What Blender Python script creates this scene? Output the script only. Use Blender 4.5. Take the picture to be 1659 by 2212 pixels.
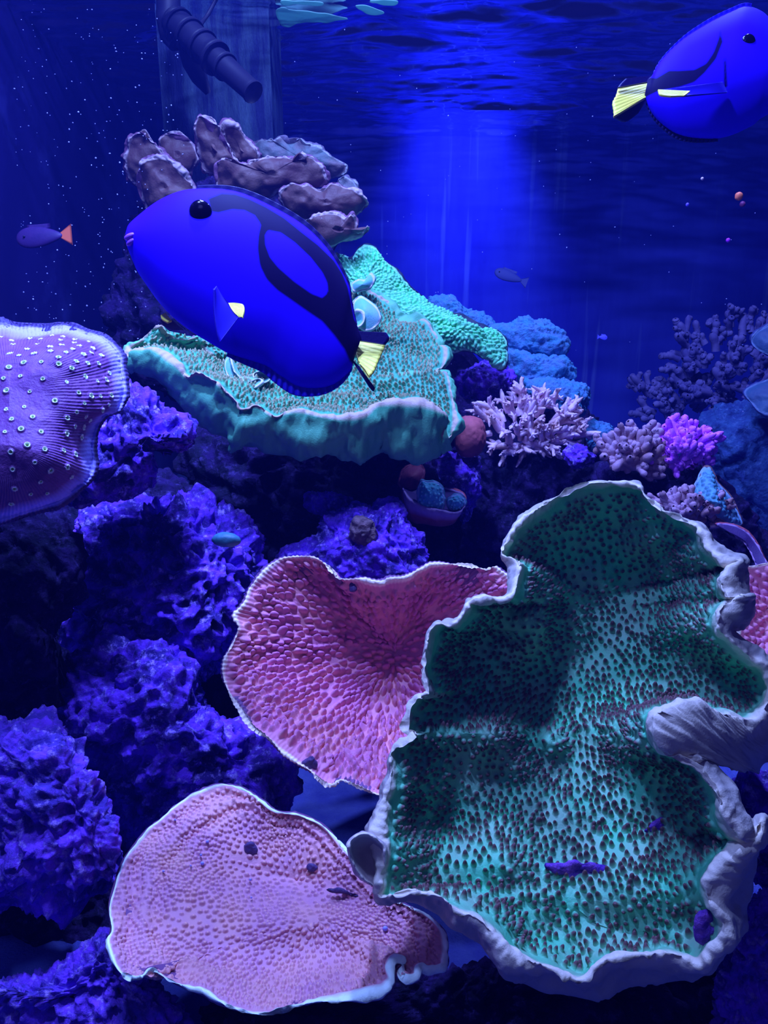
import bpy, math, random
import numpy as np
from mathutils import Vector

# ------------------------------------------------------------------ camera, world, lights
for o in list(bpy.data.objects):
    bpy.data.objects.remove(o, do_unlink=True)
SC = bpy.context.scene
COL = SC.collection
W, H, F = 1659.0, 2212.0, 1700.0
PITCH = math.radians(16.5)
FWD = np.array([0.0, math.cos(PITCH), -math.sin(PITCH)])
UPV = np.array([0.0, math.sin(PITCH), math.cos(PITCH)])
RGT = np.array([1.0, 0.0, 0.0])

cam = bpy.data.cameras.new('camera')
camo = bpy.data.objects.new('camera', cam)
COL.objects.link(camo)
camo.location = (0, 0, 0)
camo.rotation_euler = (math.radians(90) - PITCH, 0, 0)
cam.sensor_fit = 'VERTICAL'
cam.sensor_height = 24.0
cam.lens = 24.0 * F / H
cam.clip_start = 0.01
SC.camera = camo

SC.view_settings.view_transform = 'Standard'
SC.view_settings.look = 'None'
SC.view_settings.gamma = 1
SC.view_settings.use_curve_mapping = False
SC.view_settings.exposure = 0.22

w = bpy.data.worlds.new('world'); SC.world = w
w.use_nodes = True
w.node_tree.nodes['Background'].inputs[0].default_value = (0.05, 0.045, 0.6, 1)
w.node_tree.nodes['Background'].inputs[1].default_value = 0.035

LC = (0.20, 0.31, 1.0)
def area(name, loc, target, size, sy, power, color=LC, spread=180):
    l = bpy.data.lights.new(name, 'AREA'); l.shape = 'RECTANGLE'
    l.size = size; l.size_y = sy; l.energy = power; l.color = color
    l.spread = math.radians(spread)
    o = bpy.data.objects.new(name, l); COL.objects.link(o)
    o.location = loc
    o.rotation_euler = (Vector(target) - Vector(loc)).to_track_quat('-Z', 'Y').to_euler()
    return o
# the reef lamps hang above the water
area('reef_or_fill_lamp', (-0.06, 0.86, 0.95), (0.10, 0.60, 0), 0.06, 0.06, 21.0)
area('reef_or_fill_lamp', (-0.34, 0.34, 0.88), (0.0, 0.62, -0.1), 0.08, 0.08, 11.0)
area('reef_or_fill_lamp', (-0.24, 1.02, 0.95), (-0.26, 0.92, 0), 0.09, 0.09, 13.0)
area('reef_or_fill_lamp', (0.55, 1.35, 0.95), (0.5, 1.2, 0), 0.09, 0.09, 12.0)
area('back_lamp', (0.24, 2.55, 0.95), (0.26, 2.90, 0.10), 0.08, 0.05, 2.0, (0.08, 0.13, 1.0), 48)
area('reef_or_fill_lamp', (-0.14, 0.60, 0.95), (-0.30, 0.88, -0.2), 0.06, 0.06, 3.8, LC, 60)  # added narrow fill that brightens the left rocks
# dim blue light of the room in front of the glass
area('room_light', (-0.25, -0.6, 0.75), (0.1, 0.8, -0.2), 0.5, 0.5, 1.7, (0.16, 0.16, 1.0))

# ------------------------------------------------------------------ helpers
def P(px, py, d):
    px = np.asarray(px, float); py = np.asarray(py, float); d = np.asarray(d, float)
    x = (px - W / 2) / F * d; y = -(py - H / 2) / F * d
    return d[..., None] * FWD + x[..., None] * RGT + y[..., None] * UPV
def V(px, py, d):
    return Vector([float(a) for a in P(px, py, d)])

def tag(o, label=None, cat=None, group=None, kind=None):
    if label: o['label'] = label
    if cat: o['category'] = cat
    if group: o['group'] = group
    if kind: o['kind'] = kind
    return o
def empty(name, loc, label, cat, group=None):
    o = bpy.data.objects.new(name, None); COL.objects.link(o)
    o.location = loc; o.empty_display_size = 0.01
    return tag(o, label, cat, group)
def link(name, me, mat, parent=None):
    o = bpy.data.objects.new(name, me); COL.objects.link(o)
    if mat: me.materials.append(mat)
    if parent:
        o.parent = parent
        o.matrix_parent_inverse.identity()
        me_shift(me, -np.array(parent_world(parent)))
    return o
def parent_world(p):
    v = Vector(p.location)
    while p.parent:
        p = p.parent; v += Vector(p.location)
    return v
def me_shift(me, d):
    n = len(me.vertices); a = np.empty(n * 3, np.float32)
    me.vertices.foreach_get('co', a); a = a.reshape(-1, 3) + np.asarray(d, np.float32)
    me.vertices.foreach_set('co', a.ravel()); me.update()
def recentre(o):
    """put the origin of a top-level mesh at the middle of its lower side"""
    me = o.data; n = len(me.vertices); a = np.empty(n * 3, np.float32)
    me.vertices.foreach_get('co', a); a = a.reshape(-1, 3)
    c = (a.max(0) + a.min(0)) / 2; c[2] = a[:, 2].min()
    me_shift(me, -c); o.location = [float(x) for x in c]
    return o
def mesh(name, verts, faces, attrs=None, smooth=True):
    """faces: (n,4) or (n,3) int array"""
    me = bpy.data.meshes.new(name)
    verts = np.asarray(verts, np.float32).reshape(-1, 3); faces = np.asarray(faces, np.int32)
    k = faces.shape[1]; nf = len(faces)
    me.vertices.add(len(verts)); me.vertices.foreach_set('co', verts.ravel())
    me.loops.add(nf * k); me.loops.foreach_set('vertex_index', faces.ravel())
    me.polygons.add(nf)
    me.polygons.foreach_set('loop_start', np.arange(0, nf * k, k, dtype=np.int32))
    me.polygons.foreach_set('loop_total', np.full(nf, k, np.int32))
    me.polygons.foreach_set('use_smooth', np.full(nf, smooth, bool))
    me.update(calc_edges=True); me.validate()
    if attrs:
        for key, val in attrs.items():
            a = me.attributes.new(key, 'FLOAT', 'POINT')
            a.data.foreach_set('value', np.asarray(val, np.float32).ravel())
    return me
def grid_faces(nu, nv, wrap_u=False, wrap_v=False):
    """vertex index = u*nv + v"""
    U = np.arange(nu if wrap_u else nu - 1); Vv = np.arange(nv if wrap_v else nv - 1)
    uu, vv = np.meshgrid(U, Vv, indexing='ij')
    u2 = (uu + 1) % nu; v2 = (vv + 1) % nv
    return np.stack([uu * nv + vv, u2 * nv + vv, u2 * nv + v2, uu * nv + v2], -1).reshape(-1, 4)

# vectorised noise
def _h(i, j, k, s):
    n = (i.astype(np.int64) * 73856093) ^ (j.astype(np.int64) * 19349663) ^ (k.astype(np.int64) * 83492791) ^ (s * 2654435761)
    n &= 0xffffffff
    n = ((n ^ (n >> 15)) * 2246822519) & 0xffffffff
    n = ((n ^ (n >> 13)) * 3266489917) & 0xffffffff
    n ^= n >> 16
    return n / 4294967295.0
def vnoise(p, s=0):
    f = np.floor(p); r = p - f; r = r * r * (3 - 2 * r)
    i, j, k = (f[..., 0].astype(np.int64), f[..., 1].astype(np.int64), f[..., 2].astype(np.int64))
    out = 0
    for a in (0, 1):
        wa = r[..., 0] if a else 1 - r[..., 0]
        for b in (0, 1):
            wb = r[..., 1] if b else 1 - r[..., 1]
            for c in (0, 1):
                wc = r[..., 2] if c else 1 - r[..., 2]
                out = out + wa * wb * wc * _h(i + a, j + b, k + c, s)
    return out * 2 - 1
def fbm(p, octv=4, s=0, gain=0.5):
    o = 0; a = 1.0
    for n in range(octv):
        o = o + a * vnoise(p * (2.03 ** n) + 7.3 * n, s + n); a *= gain
    return o
def worley(p, s=0):
    f = np.floor(p); best = np.full(p.shape[:-1], 9.0)
    i, j, k = (f[..., 0].astype(np.int64), f[..., 1].astype(np.int64), f[..., 2].astype(np.int64))
    for a in (-1, 0, 1):
        for b in (-1, 0, 1):
            for c in (-1, 0, 1):
                ii, jj, kk = i + a, j + b, k + c
                q = np.stack([ii + _h(ii, jj, kk, s), jj + _h(ii, jj, kk, s + 11), kk + _h(ii, jj, kk, s + 23)], -1)
                d = np.sqrt(((q - p) ** 2).sum(-1)); best = np.minimum(best, d)
    return best

def crom(pts, n, closed=True):
    """Catmull-Rom through rows of pts, n samples spaced by chord length of the first two columns"""
    pts = np.asarray(pts, float); m = len(pts)
    if closed: q = np.vstack([pts[-1], pts, pts[0], pts[1]]); seg = m
    else: q = np.vstack([2 * pts[0] - pts[1], pts, 2 * pts[-1] - pts[-2]]); seg = m - 1
    fine = []
    tt = np.linspace(0, 1, 12, endpoint=False)[:, None]
    for i in range(seg):
        a, b, c, d = q[i], q[i + 1], q[i + 2], q[i + 3]
        fine.append(0.5 * (2 * b + (c - a) * tt + (2 * a - 5 * b + 4 * c - d) * tt ** 2 + (3 * b - a - 3 * c + d) * tt ** 3))
    fine = np.vstack(fine + [q[seg + 1][None]])
    L = np.r_[0, np.cumsum(np.hypot(*(np.diff(fine[:, :2], axis=0).T)) + 1e-6)]
    s = np.linspace(0, L[-1], n, endpoint=not closed)
    return np.stack([np.interp(s, L, fine[:, k]) for k in range(pts.shape[1])], 1)
def poly_sd(x, y, poly):
    """signed distance, positive inside"""
    poly = np.asarray(poly, float); inside = np.zeros(x.shape, bool); best = np.full(x.shape, 1e9)
    for (x0, y0), (x1, y1) in zip(poly, np.roll(poly, -1, 0)):
        ex, ey = x1 - x0, y1 - y0
        t = np.clip(((x - x0) * ex + (y - y0) * ey) / (ex * ex + ey * ey + 1e-9), 0, 1)
        best = np.minimum(best, np.hypot(x - x0 - t * ex, y - y0 - t * ey))
        cross = ((y0 > y) != (y1 > y)) & (x < (x1 - x0) * (y - y0) / (y1 - y0 + 1e-12) + x0)
        inside ^= cross
    return np.where(inside, best, -best)
def normals(G, wrap=True):
    """grid (nu,nt,3) -> unit normals facing the camera"""
    du = (np.roll(G, -1, 0) - np.roll(G, 1, 0)) if wrap else np.gradient(G, axis=0)
    dt = np.gradient(G, axis=1)
    n = np.cross(du, dt); n /= np.linalg.norm(n, axis=-1, keepdims=True) + 1e-12
    return n, dt / (np.linalg.norm(dt, axis=-1, keepdims=True) + 1e-12)

def scatter(G, mask, spacing, rng, jitter_field=None):
    """Poisson-like points on the grid surface; returns indices"""
    nu, nt = G.shape[:2]
    a = np.linalg.norm(np.cross(np.roll(G, -1, 0) - G, np.gradient(G, axis=1)), axis=-1) * mask
    p = a.ravel() / a.sum(); total = a.sum()
    k = min(60000, int(total / (spacing ** 2) * 7) + 50)
    idx = rng.choice(len(p), size=k, p=p)
    pts = G.reshape(-1, 3)[idx]
    cells = {}; out = []
    sp = np.full(k, spacing) if jitter_field is None else spacing * jitter_field.ravel()[idx]
    c0 = spacing * 1.6
    for n in range(k):
        x, y, z = pts[n]; key = (int(x // c0), int(y // c0), int(z // c0)); ok = True; s2 = sp[n] ** 2
        for i in (-1, 0, 1):
            for j in (-1, 0, 1):
                for l in (-1, 0, 1):
                    for q in cells.get((key[0] + i, key[1] + j, key[2] + l), ()):
                        if (q[0] - x) ** 2 + (q[1] - y) ** 2 + (q[2] - z) ** 2 < s2: ok = False; break
                    if not ok: break
                if not ok: break
            if not ok: break
        if ok:
            cells.setdefault(key, []).append((x, y, z)); out.append(idx[n])
    return np.array(out)

def plate(name, rim, spine, label=None, cat='coral', mat=None, parent=None, p=2.5, step=2.4, nt=160,
          nod=None, bumps=(), warp=0.004, wscale=22, rimw=9, edge_amp=0.0012, thick=5.0, under=0.5, base=None,
          seed=1, wave=(0, 0, 0), stripes=None, group=None, ridges=None, undersink=0.05,
          smooth=0.07, rimout=2.6, lumps=1.0):
    """A sheet of coral. rim rows: (x, y, depth, dx, dy, dd): the picture point and distance of the rim
    and the offset from it to the outer turn of the sheet. spine: where the bowl is deepest."""
    rng = np.random.default_rng(seed)
    rim = np.array([list(r) + [0] * (6 - len(r)) if len(r) < 6 else r for r in rim], float)
    per = np.hypot(*(np.roll(rim[:, :2], -1, 0) - rim[:, :2]).T).sum()
    nu = int(per / step)
    R = crom(rim, nu)
    R[:, 2] += wave[0] * np.sin(np.arange(nu) / nu * wave[1] * 2 * np.pi + wave[2])
    sp = np.array(spine, float)
    if len(sp) == 1: C = np.repeat(sp, nu, 0)
    else:
        spf = crom(sp, 60, closed=False)
        # nearest spine parameter by vertical position, smoothed
        v = (R[:, 1] - spf[0, 1]) / (spf[-1, 1] - spf[0, 1]); v = np.clip(v, 0, 1)
        K = int(nu * smooth) | 1; ker = np.ones(K) / K
        for _ in range(2): v = np.convolve(np.r_[v[-K:], v, v[:K]], ker, 'same')[K:-K]
        C = np.stack([np.interp(v * 59, np.arange(60), spf[:, k]) for k in range(3)], 1)
    t = np.linspace(0, 1, nt) ** 0.8
    T = t[None, :]
    X = C[:, :1] + (R[:, :1] - C[:, :1]) * T
    Y = C[:, 1:2] + (R[:, 1:2] - C[:, 1:2]) * T
    D = C[:, 2:3] + (R[:, 2:3] - C[:, 2:3]) * (T ** p * 0.75 + T * 0.25)
    for (bx, by, br, bh) in bumps:
        q = ((X - bx) ** 2 + (Y - by) ** 2) / br ** 2
        D = D - bh * np.exp(-q) * np.clip((1 - T) * 8, 0, 1)
    G = P(X, Y, D)
    # rim turn and underside
    nl = 14; l = np.linspace(0, 1, nl + 1)[1:][None, :]
    ex, ey = R[:, 3:4], R[:, 4:5]
    L = np.hypot(ex, ey); Lm = np.maximum(L, thick)
    dirx = R[:, :1] - C[:, :1]; diry = R[:, 1:2] - C[:, 1:2]; dn = np.hypot(dirx, diry) + 1e-6
    ex = np.where(L < 1, dirx / dn * thick, ex); ey = np.where(L < 1, diry / dn * thick, ey)
    dd = R[:, 5:6]; dd = np.where(np.abs(dd) < 1e-6, 0.006, dd)
    xo = R[:, :1] + ex * np.sin(l * np.pi / 2); yo = R[:, 1:2] + ey * np.sin(l * np.pi / 2)
    do = R[:, 2:3] + dd * (1 - np.cos(l * np.pi / 2))
    GO = P(xo, yo, do)
    nb = 30; b = np.linspace(0, 1, nb + 1)[1:]
    xe, ye, de = xo[:, -1:], yo[:, -1:], do[:, -1:]
    ti = 1 - b * 0.97; kk = np.clip(np.searchsorted(t, ti), 0, nt - 1)
    bb = b[None, :]; fall = (1 - bb) ** 2
    xu = X[:, kk] + (xe - R[:, :1]) * fall; yu = Y[:, kk] + (ye - R[:, 1:2]) * fall
    gap = (de - R[:, 2:3]) * fall + (1 - fall) * np.maximum(0.010, warp * 1.6) + undersink * bb ** 3
    du_ = np.maximum(D[:, kk], R[:, 2:3] * (1 - bb) + D[:, kk] * bb) + gap
    GU = P(xu, yu, du_)
    A = np.concatenate([G, GO, GU], 1); nT = A.shape[1]
    tt = np.concatenate([np.broadcast_to(T, (nu, nt)), np.broadcast_to(1 + l, (nu, nl)), np.broadcast_to(2 + b, (nu, nb))], 1)
    N, tang = normals(A)
    view = A / np.linalg.norm(A, axis=-1, keepdims=True)
    sgn = -np.sign((N * view).sum(-1)[:, :nt].mean()); N = N * (1 if sgn == 0 else sgn)
    lowf = fbm(A * wscale, 3, seed)
    fade = np.clip((T * 6), 0, 1)
    A[:, :nt] += N[:, :nt] * (lowf[:, :nt] * warp * fade)[..., None]
    A[:, nt:] += N[:, nt:] * (lowf[:, nt:] * warp * lumps * np.clip((3 - tt[:, nt:]) * 2, 0, 1))[..., None]
    if ridges:   # growth ridges parallel to the rim
        amp, freq, t0 = ridges
        rd = np.sin(tt[:, :nt] * freq + 2.5 * vnoise(A[:, :nt] * 40, seed + 4)) * amp * np.clip((tt[:, :nt] - t0) * 6, 0, 1)
        A[:, :nt] += N[:, :nt] * rd[..., None]
    if stripes:  # fine radial furrows
        amp, cnt, t0 = stripes
        u = np.arange(nu)[:, None] / nu * cnt * 2 * np.pi
        st = np.sin(u + 4 * vnoise(A * 30, seed + 9)) * amp * np.clip((tt - t0) * 4, 0, 1) * (tt < 2.2)
        A += N * st[..., None]
    # knobbly rim
    e = np.exp(-((tt - 1.02) / 0.06) ** 2) + 0.6 * ((tt > 1) & (tt < 2.0))
    fine = vnoise(A * 260, seed + 3) * edge_amp + fbm(A * 90, 2, seed + 5) * edge_amp * 1.3
    A += N * (fine * e)[..., None]
    nodm = np.zeros(A.shape[:2])
    if nod:
        N2, tang = normals(A); N2 *= (1 if sgn == 0 else sgn)
        from mathutils.kdtree import KDTree
        px_d = (R[:, None, :2] - np.stack([X, Y], -1)); dist = np.sqrt((px_d ** 2).sum(-1))
        m = (dist > nod.get('edge', 14)) & (T > 0.015)
        if 'tmin' in nod: m &= (T > nod['tmin'])
        if 'holes' in nod: m = m & (fbm(G * 30, 2, seed + 8) > nod['holes'])
        jf = 1.0 + nod.get('vary', 0.3) * vnoise(G * 35, seed + 2)
        idx = scatter(A[:, :nt], m, nod['spacing'], rng, jf)
        cu, ct = idx // nt, idx % nt
        cp = A[cu, ct]; cn = N2[cu, ct]; ctg = tang[cu, ct]
        if nod.get('lean') is not None:
            pass
        kd = KDTree(len(cp))
        for i, c in enumerate(cp): kd.insert(c, i)
        kd.balance()
        sizes = nod['r'] * rng.uniform(0.75, 1.25, len(cp)); an = nod.get('aniso', 1.0)
        flat = A[:, :nt].reshape(-1, 3); sel = np.where((m | (T > 0)).ravel())[0]
        near = np.empty(len(flat), np.int64); 
        find = kd.find
        near[:] = [find(v)[1] for v in flat.tolist()]
        off = flat - cp[near]
        al = (off * ctg[near]).sum(-1); nn = (off * cn[near]).sum(-1)
        pr = off - al[:, None] * ctg[near] - nn[:, None] * cn[near]
        dd2 = np.sqrt((al / an) ** 2 + (pr ** 2).sum(-1)) / sizes[near]
        prof = np.clip(1 - dd2 ** 2, 0, 1) ** 0.75
        prof *= np.abs(nn) < nod['r'] * 2.5
        hh = nod['h'] * (sizes[near] / nod['r'])
        if 'crater' in nod: prof = prof - 1.5 * np.clip(1 - (dd2 / 0.5) ** 2, 0, 1)
        disp = (prof * hh)[:, None] * cn[near]
        if 'lift' in nod: disp = disp + (prof ** 2 * hh * nod['lift'])[:, None] * np.array([0, -0.3, 0.95])
        A[:, :nt] += disp.reshape(nu, nt, 3)
        nodm[:, :nt] = np.clip(1 - dd2 * nod.get('mask', 0.95), 0, 1).reshape(nu, nt)
    px_d2 = np.zeros(A.shape[:2]); px_d2[:, :nt] = np.sqrt((X - R[:, :1]) ** 2 + (Y - R[:, 1:2]) ** 2)
    rimm = np.clip(1 - px_d2 / rimw, 0, 1); rimm[:, nt:] = np.clip(1.2 - (tt[:, nt:] - 1) * rimout, 0, 1)
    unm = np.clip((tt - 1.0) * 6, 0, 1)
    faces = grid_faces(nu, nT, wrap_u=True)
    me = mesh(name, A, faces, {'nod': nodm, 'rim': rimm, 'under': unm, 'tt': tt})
    o = link(name, me, mat, parent)
    if parent is None:
        recentre(o); tag(o, label, cat, group)
    return o

_ico = {}
def ico(n):
    if n not in _ico:
        import bmesh
        bm = bmesh.new(); bmesh.ops.create_icosphere(bm, subdivisions=n, radius=1)
        v = np.array([a.co[:] for a in bm.verts]); f = np.array([[a.index for a in q.verts] for q in bm.faces]); bm.free()
        _ico[n] = (v / np.linalg.norm(v, axis=1, keepdims=True), f)
    return _ico[n]
def blob_geo(outline, d, T, centre=None, sub=6, amp=0.02, scale=14, pits=0.014, pitscale=28, seed=0, back=None,
             fine=0.0025, flat=0.8, layer=None, tilt=0.0):
    """A solid lump whose silhouette follows the traced outline; T = half thickness towards the viewer"""
    ol = np.array(outline, float)
    c = ol.mean(0) if centre is None else np.array(centre, float)
    ol = crom(ol, 240)
    ang = np.arctan2(ol[:, 1] - c[1], ol[:, 0] - c[0]); rad = np.hypot(ol[:, 0] - c[0], ol[:, 1] - c[1])
    o = np.argsort(ang); ang, rad = ang[o], rad[o]
    ang = np.r_[ang - 2 * np.pi, ang, ang + 2 * np.pi]; rad = np.r_[rad, rad, rad]
    v, f = ico(sub)
    th = np.arctan2(v[:, 1], v[:, 0]); r = np.interp(th, ang, rad)
    s = np.sqrt(np.clip(1 - v[:, 2] ** 2, 0, 1)) ** flat
    px = c[0] + np.cos(th) * r * s; py = c[1] + np.sin(th) * r * s
    B = T if back is None else back
    dz = np.where(v[:, 2] < 0, v[:, 2] * T, v[:, 2] * B)
    dd = d + dz + tilt * (c[1] - py) / F * d
    p = P(px, py, dd)
    cen = P(c[0], c[1], d)
    n = p - cen; n /= np.linalg.norm(n, axis=1, keepdims=True) + 1e-9
    fn = np.cross(p[f[:, 1]] - p[f[:, 0]], p[f[:, 2]] - p[f[:, 0]]); vn = np.zeros_like(p)
    for c3 in range(3): np.add.at(vn, f[:, c3], fn)
    vn /= np.linalg.norm(vn, axis=1, keepdims=True) + 1e-12
    vn *= np.sign((vn * n).sum(1, keepdims=True)); n = vn * 0.75 + n * 0.25; n /= np.linalg.norm(n, axis=1, keepdims=True)
    q = p + 0.3 / scale * np.stack([vnoise(p * scale, seed + 31), vnoise(p * scale, seed + 32), vnoise(p * scale, seed + 33)], 1)
    disp = amp * 0.9 * fbm(q * scale, 4, seed, 0.42)
    if pits: disp += amp * (0.85 * (0.45 - worley(q * scale * 2.0, seed + 61)) + 0.5 * (0.45 - worley(q * scale * 5.0, seed + 62)))
    if pits:
        w1 = worley(q * pitscale, seed + 5); w2 = worley(q * pitscale * 2.3, seed + 6)
        gate = np.clip(vnoise(p * scale * 1.3, seed + 12) * 2 + 0.5, 0, 1)
        disp -= pits * np.clip((0.48 - w1) / 0.26, 0, 1) * gate
        disp -= pits * 0.40 * np.clip((0.44 - w2) / 0.24, 0, 1)
        w3 = worley(q * pitscale * 5.5, seed + 7); disp += pits * 0.14 * (0.5 - w3)
        rid = 1 - np.abs(fbm(q * scale * 2.2, 3, seed + 40)); disp += amp * 0.2 * (rid ** 2 - 0.5)
    if layer: 
        disp += layer[0] * np.abs(np.sin(p[:, 2] * layer[1] + 2 * vnoise(p * 12, seed)))
    disp += fine * fbm(p * 230, 2, seed + 21)
    return p + n * disp[:, None], f
def rock(name, outline, d, T, label, mat, cat='rock', parent=None, group=None, **k):
    v, f = blob_geo(outline, d, T, **k)
    o = link(name, mesh(name, v, f), mat, parent)
    if parent is None: recentre(o); tag(o, label, cat, group)
    return o

def tube_geo(pts, radii, sides=8, cap=True):
    pts = np.asarray(pts, float); n = len(pts)
    tan = np.gradient(pts, axis=0); tan /= np.linalg.norm(tan, axis=1, keepdims=True) + 1e-12
    ref = np.array([0.31, 0.2, 0.93])
    a = np.cross(tan, ref); a /= np.linalg.norm(a, axis=1, keepdims=True) + 1e-9; b = np.cross(tan, a)
    th = np.linspace(0, 2 * np.pi, sides, endpoint=False)
    ring = pts[:, None] + np.asarray(radii)[:, None, None] * (np.cos(th)[None, :, None] * a[:, None] + np.sin(th)[None, :, None] * b[:, None])
    return ring.reshape(-1, 3), grid_faces(n, sides, wrap_v=True)
def join(parts):
    vs, fs, o = [], [], 0
    for v, f in parts:
        vs.append(v); fs.append(f + o); o += len(v)
    return np.vstack(vs), np.vstack(fs)
def sheet_geo(front, thick):
    """front: grid (nu,nv,3) -> closed thin solid"""
    nu, nv = front.shape[:2]
    du = np.gradient(front, axis=0); dv = np.gradient(front, axis=1)
    n = np.cross(du, dv); n /= np.linalg.norm(n, axis=-1, keepdims=True) + 1e-12
    th = np.broadcast_to(np.asarray(thick), (nu, nv))[..., None]
    a = front + n * th / 2; b = front - n * th / 2
    f = grid_faces(nu, nv); m = nu * nv; F2 = [f, f[:, ::-1] + m]
    idx = np.arange(m).reshape(nu, nv)
    for e in (idx[0], idx[-1], idx[:, 0], idx[:, -1]):
        F2.append(np.stack([e[:-1], e[1:], e[1:] + m, e[:-1] + m], 1))
    return np.vstack([a.reshape(-1, 3), b.reshape(-1, 3)]), np.vstack(F2)

# ------------------------------------------------------------------ materials
class M_:
    def __init__(s, name, rough=0.6, spec=0.3):
        s.m = bpy.data.materials.new(name); s.m.use_nodes = True; s.nt = s.m.node_tree; s.n = s.nt.nodes; s.l = s.nt.links
        s.b = s.n['Principled BSDF']; s.b.inputs['Roughness'].default_value = rough
        s.b.inputs['Specular IOR Level'].default_value = spec
    def val(s, x): return x
    def lk(s, a, b):
        if hasattr(a, 'is_output'): s.l.new(a, b)
        else: b.default_value = a
    def attr(s, name):
        a = s.n.new('ShaderNodeAttribute'); a.attribute_name = name; return a.outputs['Fac']
    def ramp(s, x, lo, hi, a=0.0, b=1.0):
        r = s.n.new('ShaderNodeMapRange'); r.clamp = True; s.lk(x, r.inputs[0])
        r.inputs[1].default_value = lo; r.inputs[2].default_value = hi; r.inputs[3].default_value = a; r.inputs[4].default_value = b
        return r.outputs[0]
    def mix(s, f, a, b):
        m = s.n.new('ShaderNodeMix'); m.data_type = 'RGBA'; s.lk(f, m.inputs[0])
        for q, i in ((a, 6), (b, 7)):
            if isinstance(q, tuple): q = q + (1,) if len(q) == 3 else q
            s.lk(q, m.inputs[i])
        return m.outputs[2]
    def coord(s, scale=(1, 1, 1)):
        t = s.n.new('ShaderNodeTexCoord'); mp = s.n.new('ShaderNodeMapping'); s.l.new(t.outputs['Object'], mp.inputs[0])
        mp.inputs['Scale'].default_value = scale; return mp.outputs[0]
    def noise(s, scale, detail=4, rough=0.6, co=None, dist=0):
        t = s.n.new('ShaderNodeTexNoise'); t.inputs['Scale'].default_value = scale; t.inputs['Detail'].default_value = detail
        t.inputs['Roughness'].default_value = rough; t.inputs['Distortion'].default_value = dist
        s.l.new(co or s.coord(), t.inputs['Vector']); return t.outputs['Fac']
    def vor(s, scale, feature='F1', co=None):
        t = s.n.new('ShaderNodeTexVoronoi'); t.inputs['Scale'].default_value = scale; t.feature = feature
        s.l.new(co or s.coord(), t.inputs['Vector']); return t.outputs['Distance']
    def math(s, op, a, b=0.0):
        m = s.n.new('ShaderNodeMath'); m.operation = op; s.lk(a, m.inputs[0]); s.lk(b, m.inputs[1]); return m.outputs[0]
    def bump(s, h, strength=0.4, dist=0.002):
        b = s.n.new('ShaderNodeBump'); b.inputs['Strength'].default_value = strength; b.inputs['Distance'].default_value = dist
        s.lk(h, b.inputs['Height']); s.l.new(b.outputs[0], s.b.inputs['Normal'])
    def col(s, c):
        if isinstance(c, tuple): c = c + (1,) if len(c) == 3 else c
        s.lk(c, s.b.inputs['Base Color']); return s.m

def coral_mat(name, base, base2, nod, rim, under, rough=0.55, nodlo=0.15, nodhi=0.5, bs=0.35, grain=600, core=None):
    m = M_(name, rough, 0.25)
    c = m.mix(m.ramp(m.noise(26, 4), 0.38, 0.62), base, base2)
    c = m.mix(m.ramp(m.attr('nod'), nodlo, nodhi), c, nod)
    if core: c = m.mix(m.ramp(m.attr('nod'), 0.6, 0.75), c, core)
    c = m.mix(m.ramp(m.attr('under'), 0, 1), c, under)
    c = m.mix(m.ramp(m.attr('rim'), 0.1, 0.75), c, rim)
    g = m.noise(grain, 3)
    m.bump(g, bs, 0.0012)
    return m.col(c)
def plain(name, c, c2=None, scale=40, rough=0.6, spec=0.3, bs=0.3, bd=0.002, grain=None):
    m = M_(name, rough, spec)
    if c2: cc = m.mix(m.ramp(m.noise(scale, 5), 0.36, 0.64), c, c2)
    else: cc = c
    if bs: m.bump(m.noise(grain or scale * 6, 4), bs, bd)
    return m.col(cc)

def rock_mat(name, a, b, c, sc=30):
    m = M_(name, 0.85, 0.15)
    k = m.mix(m.ramp(m.noise(sc, 6, 0.7), 0.40, 0.58), a, b)
    k = m.mix(m.ramp(m.noise(sc * 3.1, 5, 0.75), 0.54, 0.66), k, c)
    h = m.math('ADD', m.noise(180, 6, 0.75), m.math('MULTIPLY', m.vor(150), 0.6))
    m.bump(h, 0.9, 0.004)
    return m.col(k)
ROCK = rock_mat('violet_live_rock', (0.24, 0.06, 0.95), (0.05, 0.025, 0.26), (0.50, 0.34, 1.0))
ROCKB = rock_mat('bright_violet_rock', (0.30, 0.08, 1.0), (0.10, 0.05, 0.45), (0.5, 0.32, 0.9))
ROCK_SHADE = rock_mat('shade_dark_live_rock', (0.022, 0.007, 0.09), (0.006, 0.005, 0.03), (0.06, 0.035, 0.18))  # live rock with the shade between the corals put into its colour

M_GREEN = coral_mat('green_polyp_coral', (0.10, 0.58, 0.30), (0.24, 0.48, 0.30), (0.17, 0.08, 0.08), (0.80, 0.68, 0.52), (0.46, 0.40, 0.36), nodlo=0.12, nodhi=0.42)
M_FLAP = coral_mat('grey_beige_flap', (0.45, 0.36, 0.36), (0.55, 0.42, 0.42), (0.2, 0.2, 0.2), (0.85, 0.72, 0.6), (0.5, 0.4, 0.4))
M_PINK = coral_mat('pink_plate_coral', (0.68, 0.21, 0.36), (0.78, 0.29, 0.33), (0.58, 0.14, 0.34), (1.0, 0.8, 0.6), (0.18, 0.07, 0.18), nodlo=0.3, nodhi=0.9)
M_PINK2 = coral_mat('rosy_plate_coral', (0.60, 0.25, 0.35), (0.70, 0.31, 0.32), (0.88, 0.42, 0.30), (0.85, 1.0, 0.85), (0.18, 0.07, 0.18), nodlo=0.5, nodhi=1.0)

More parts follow.
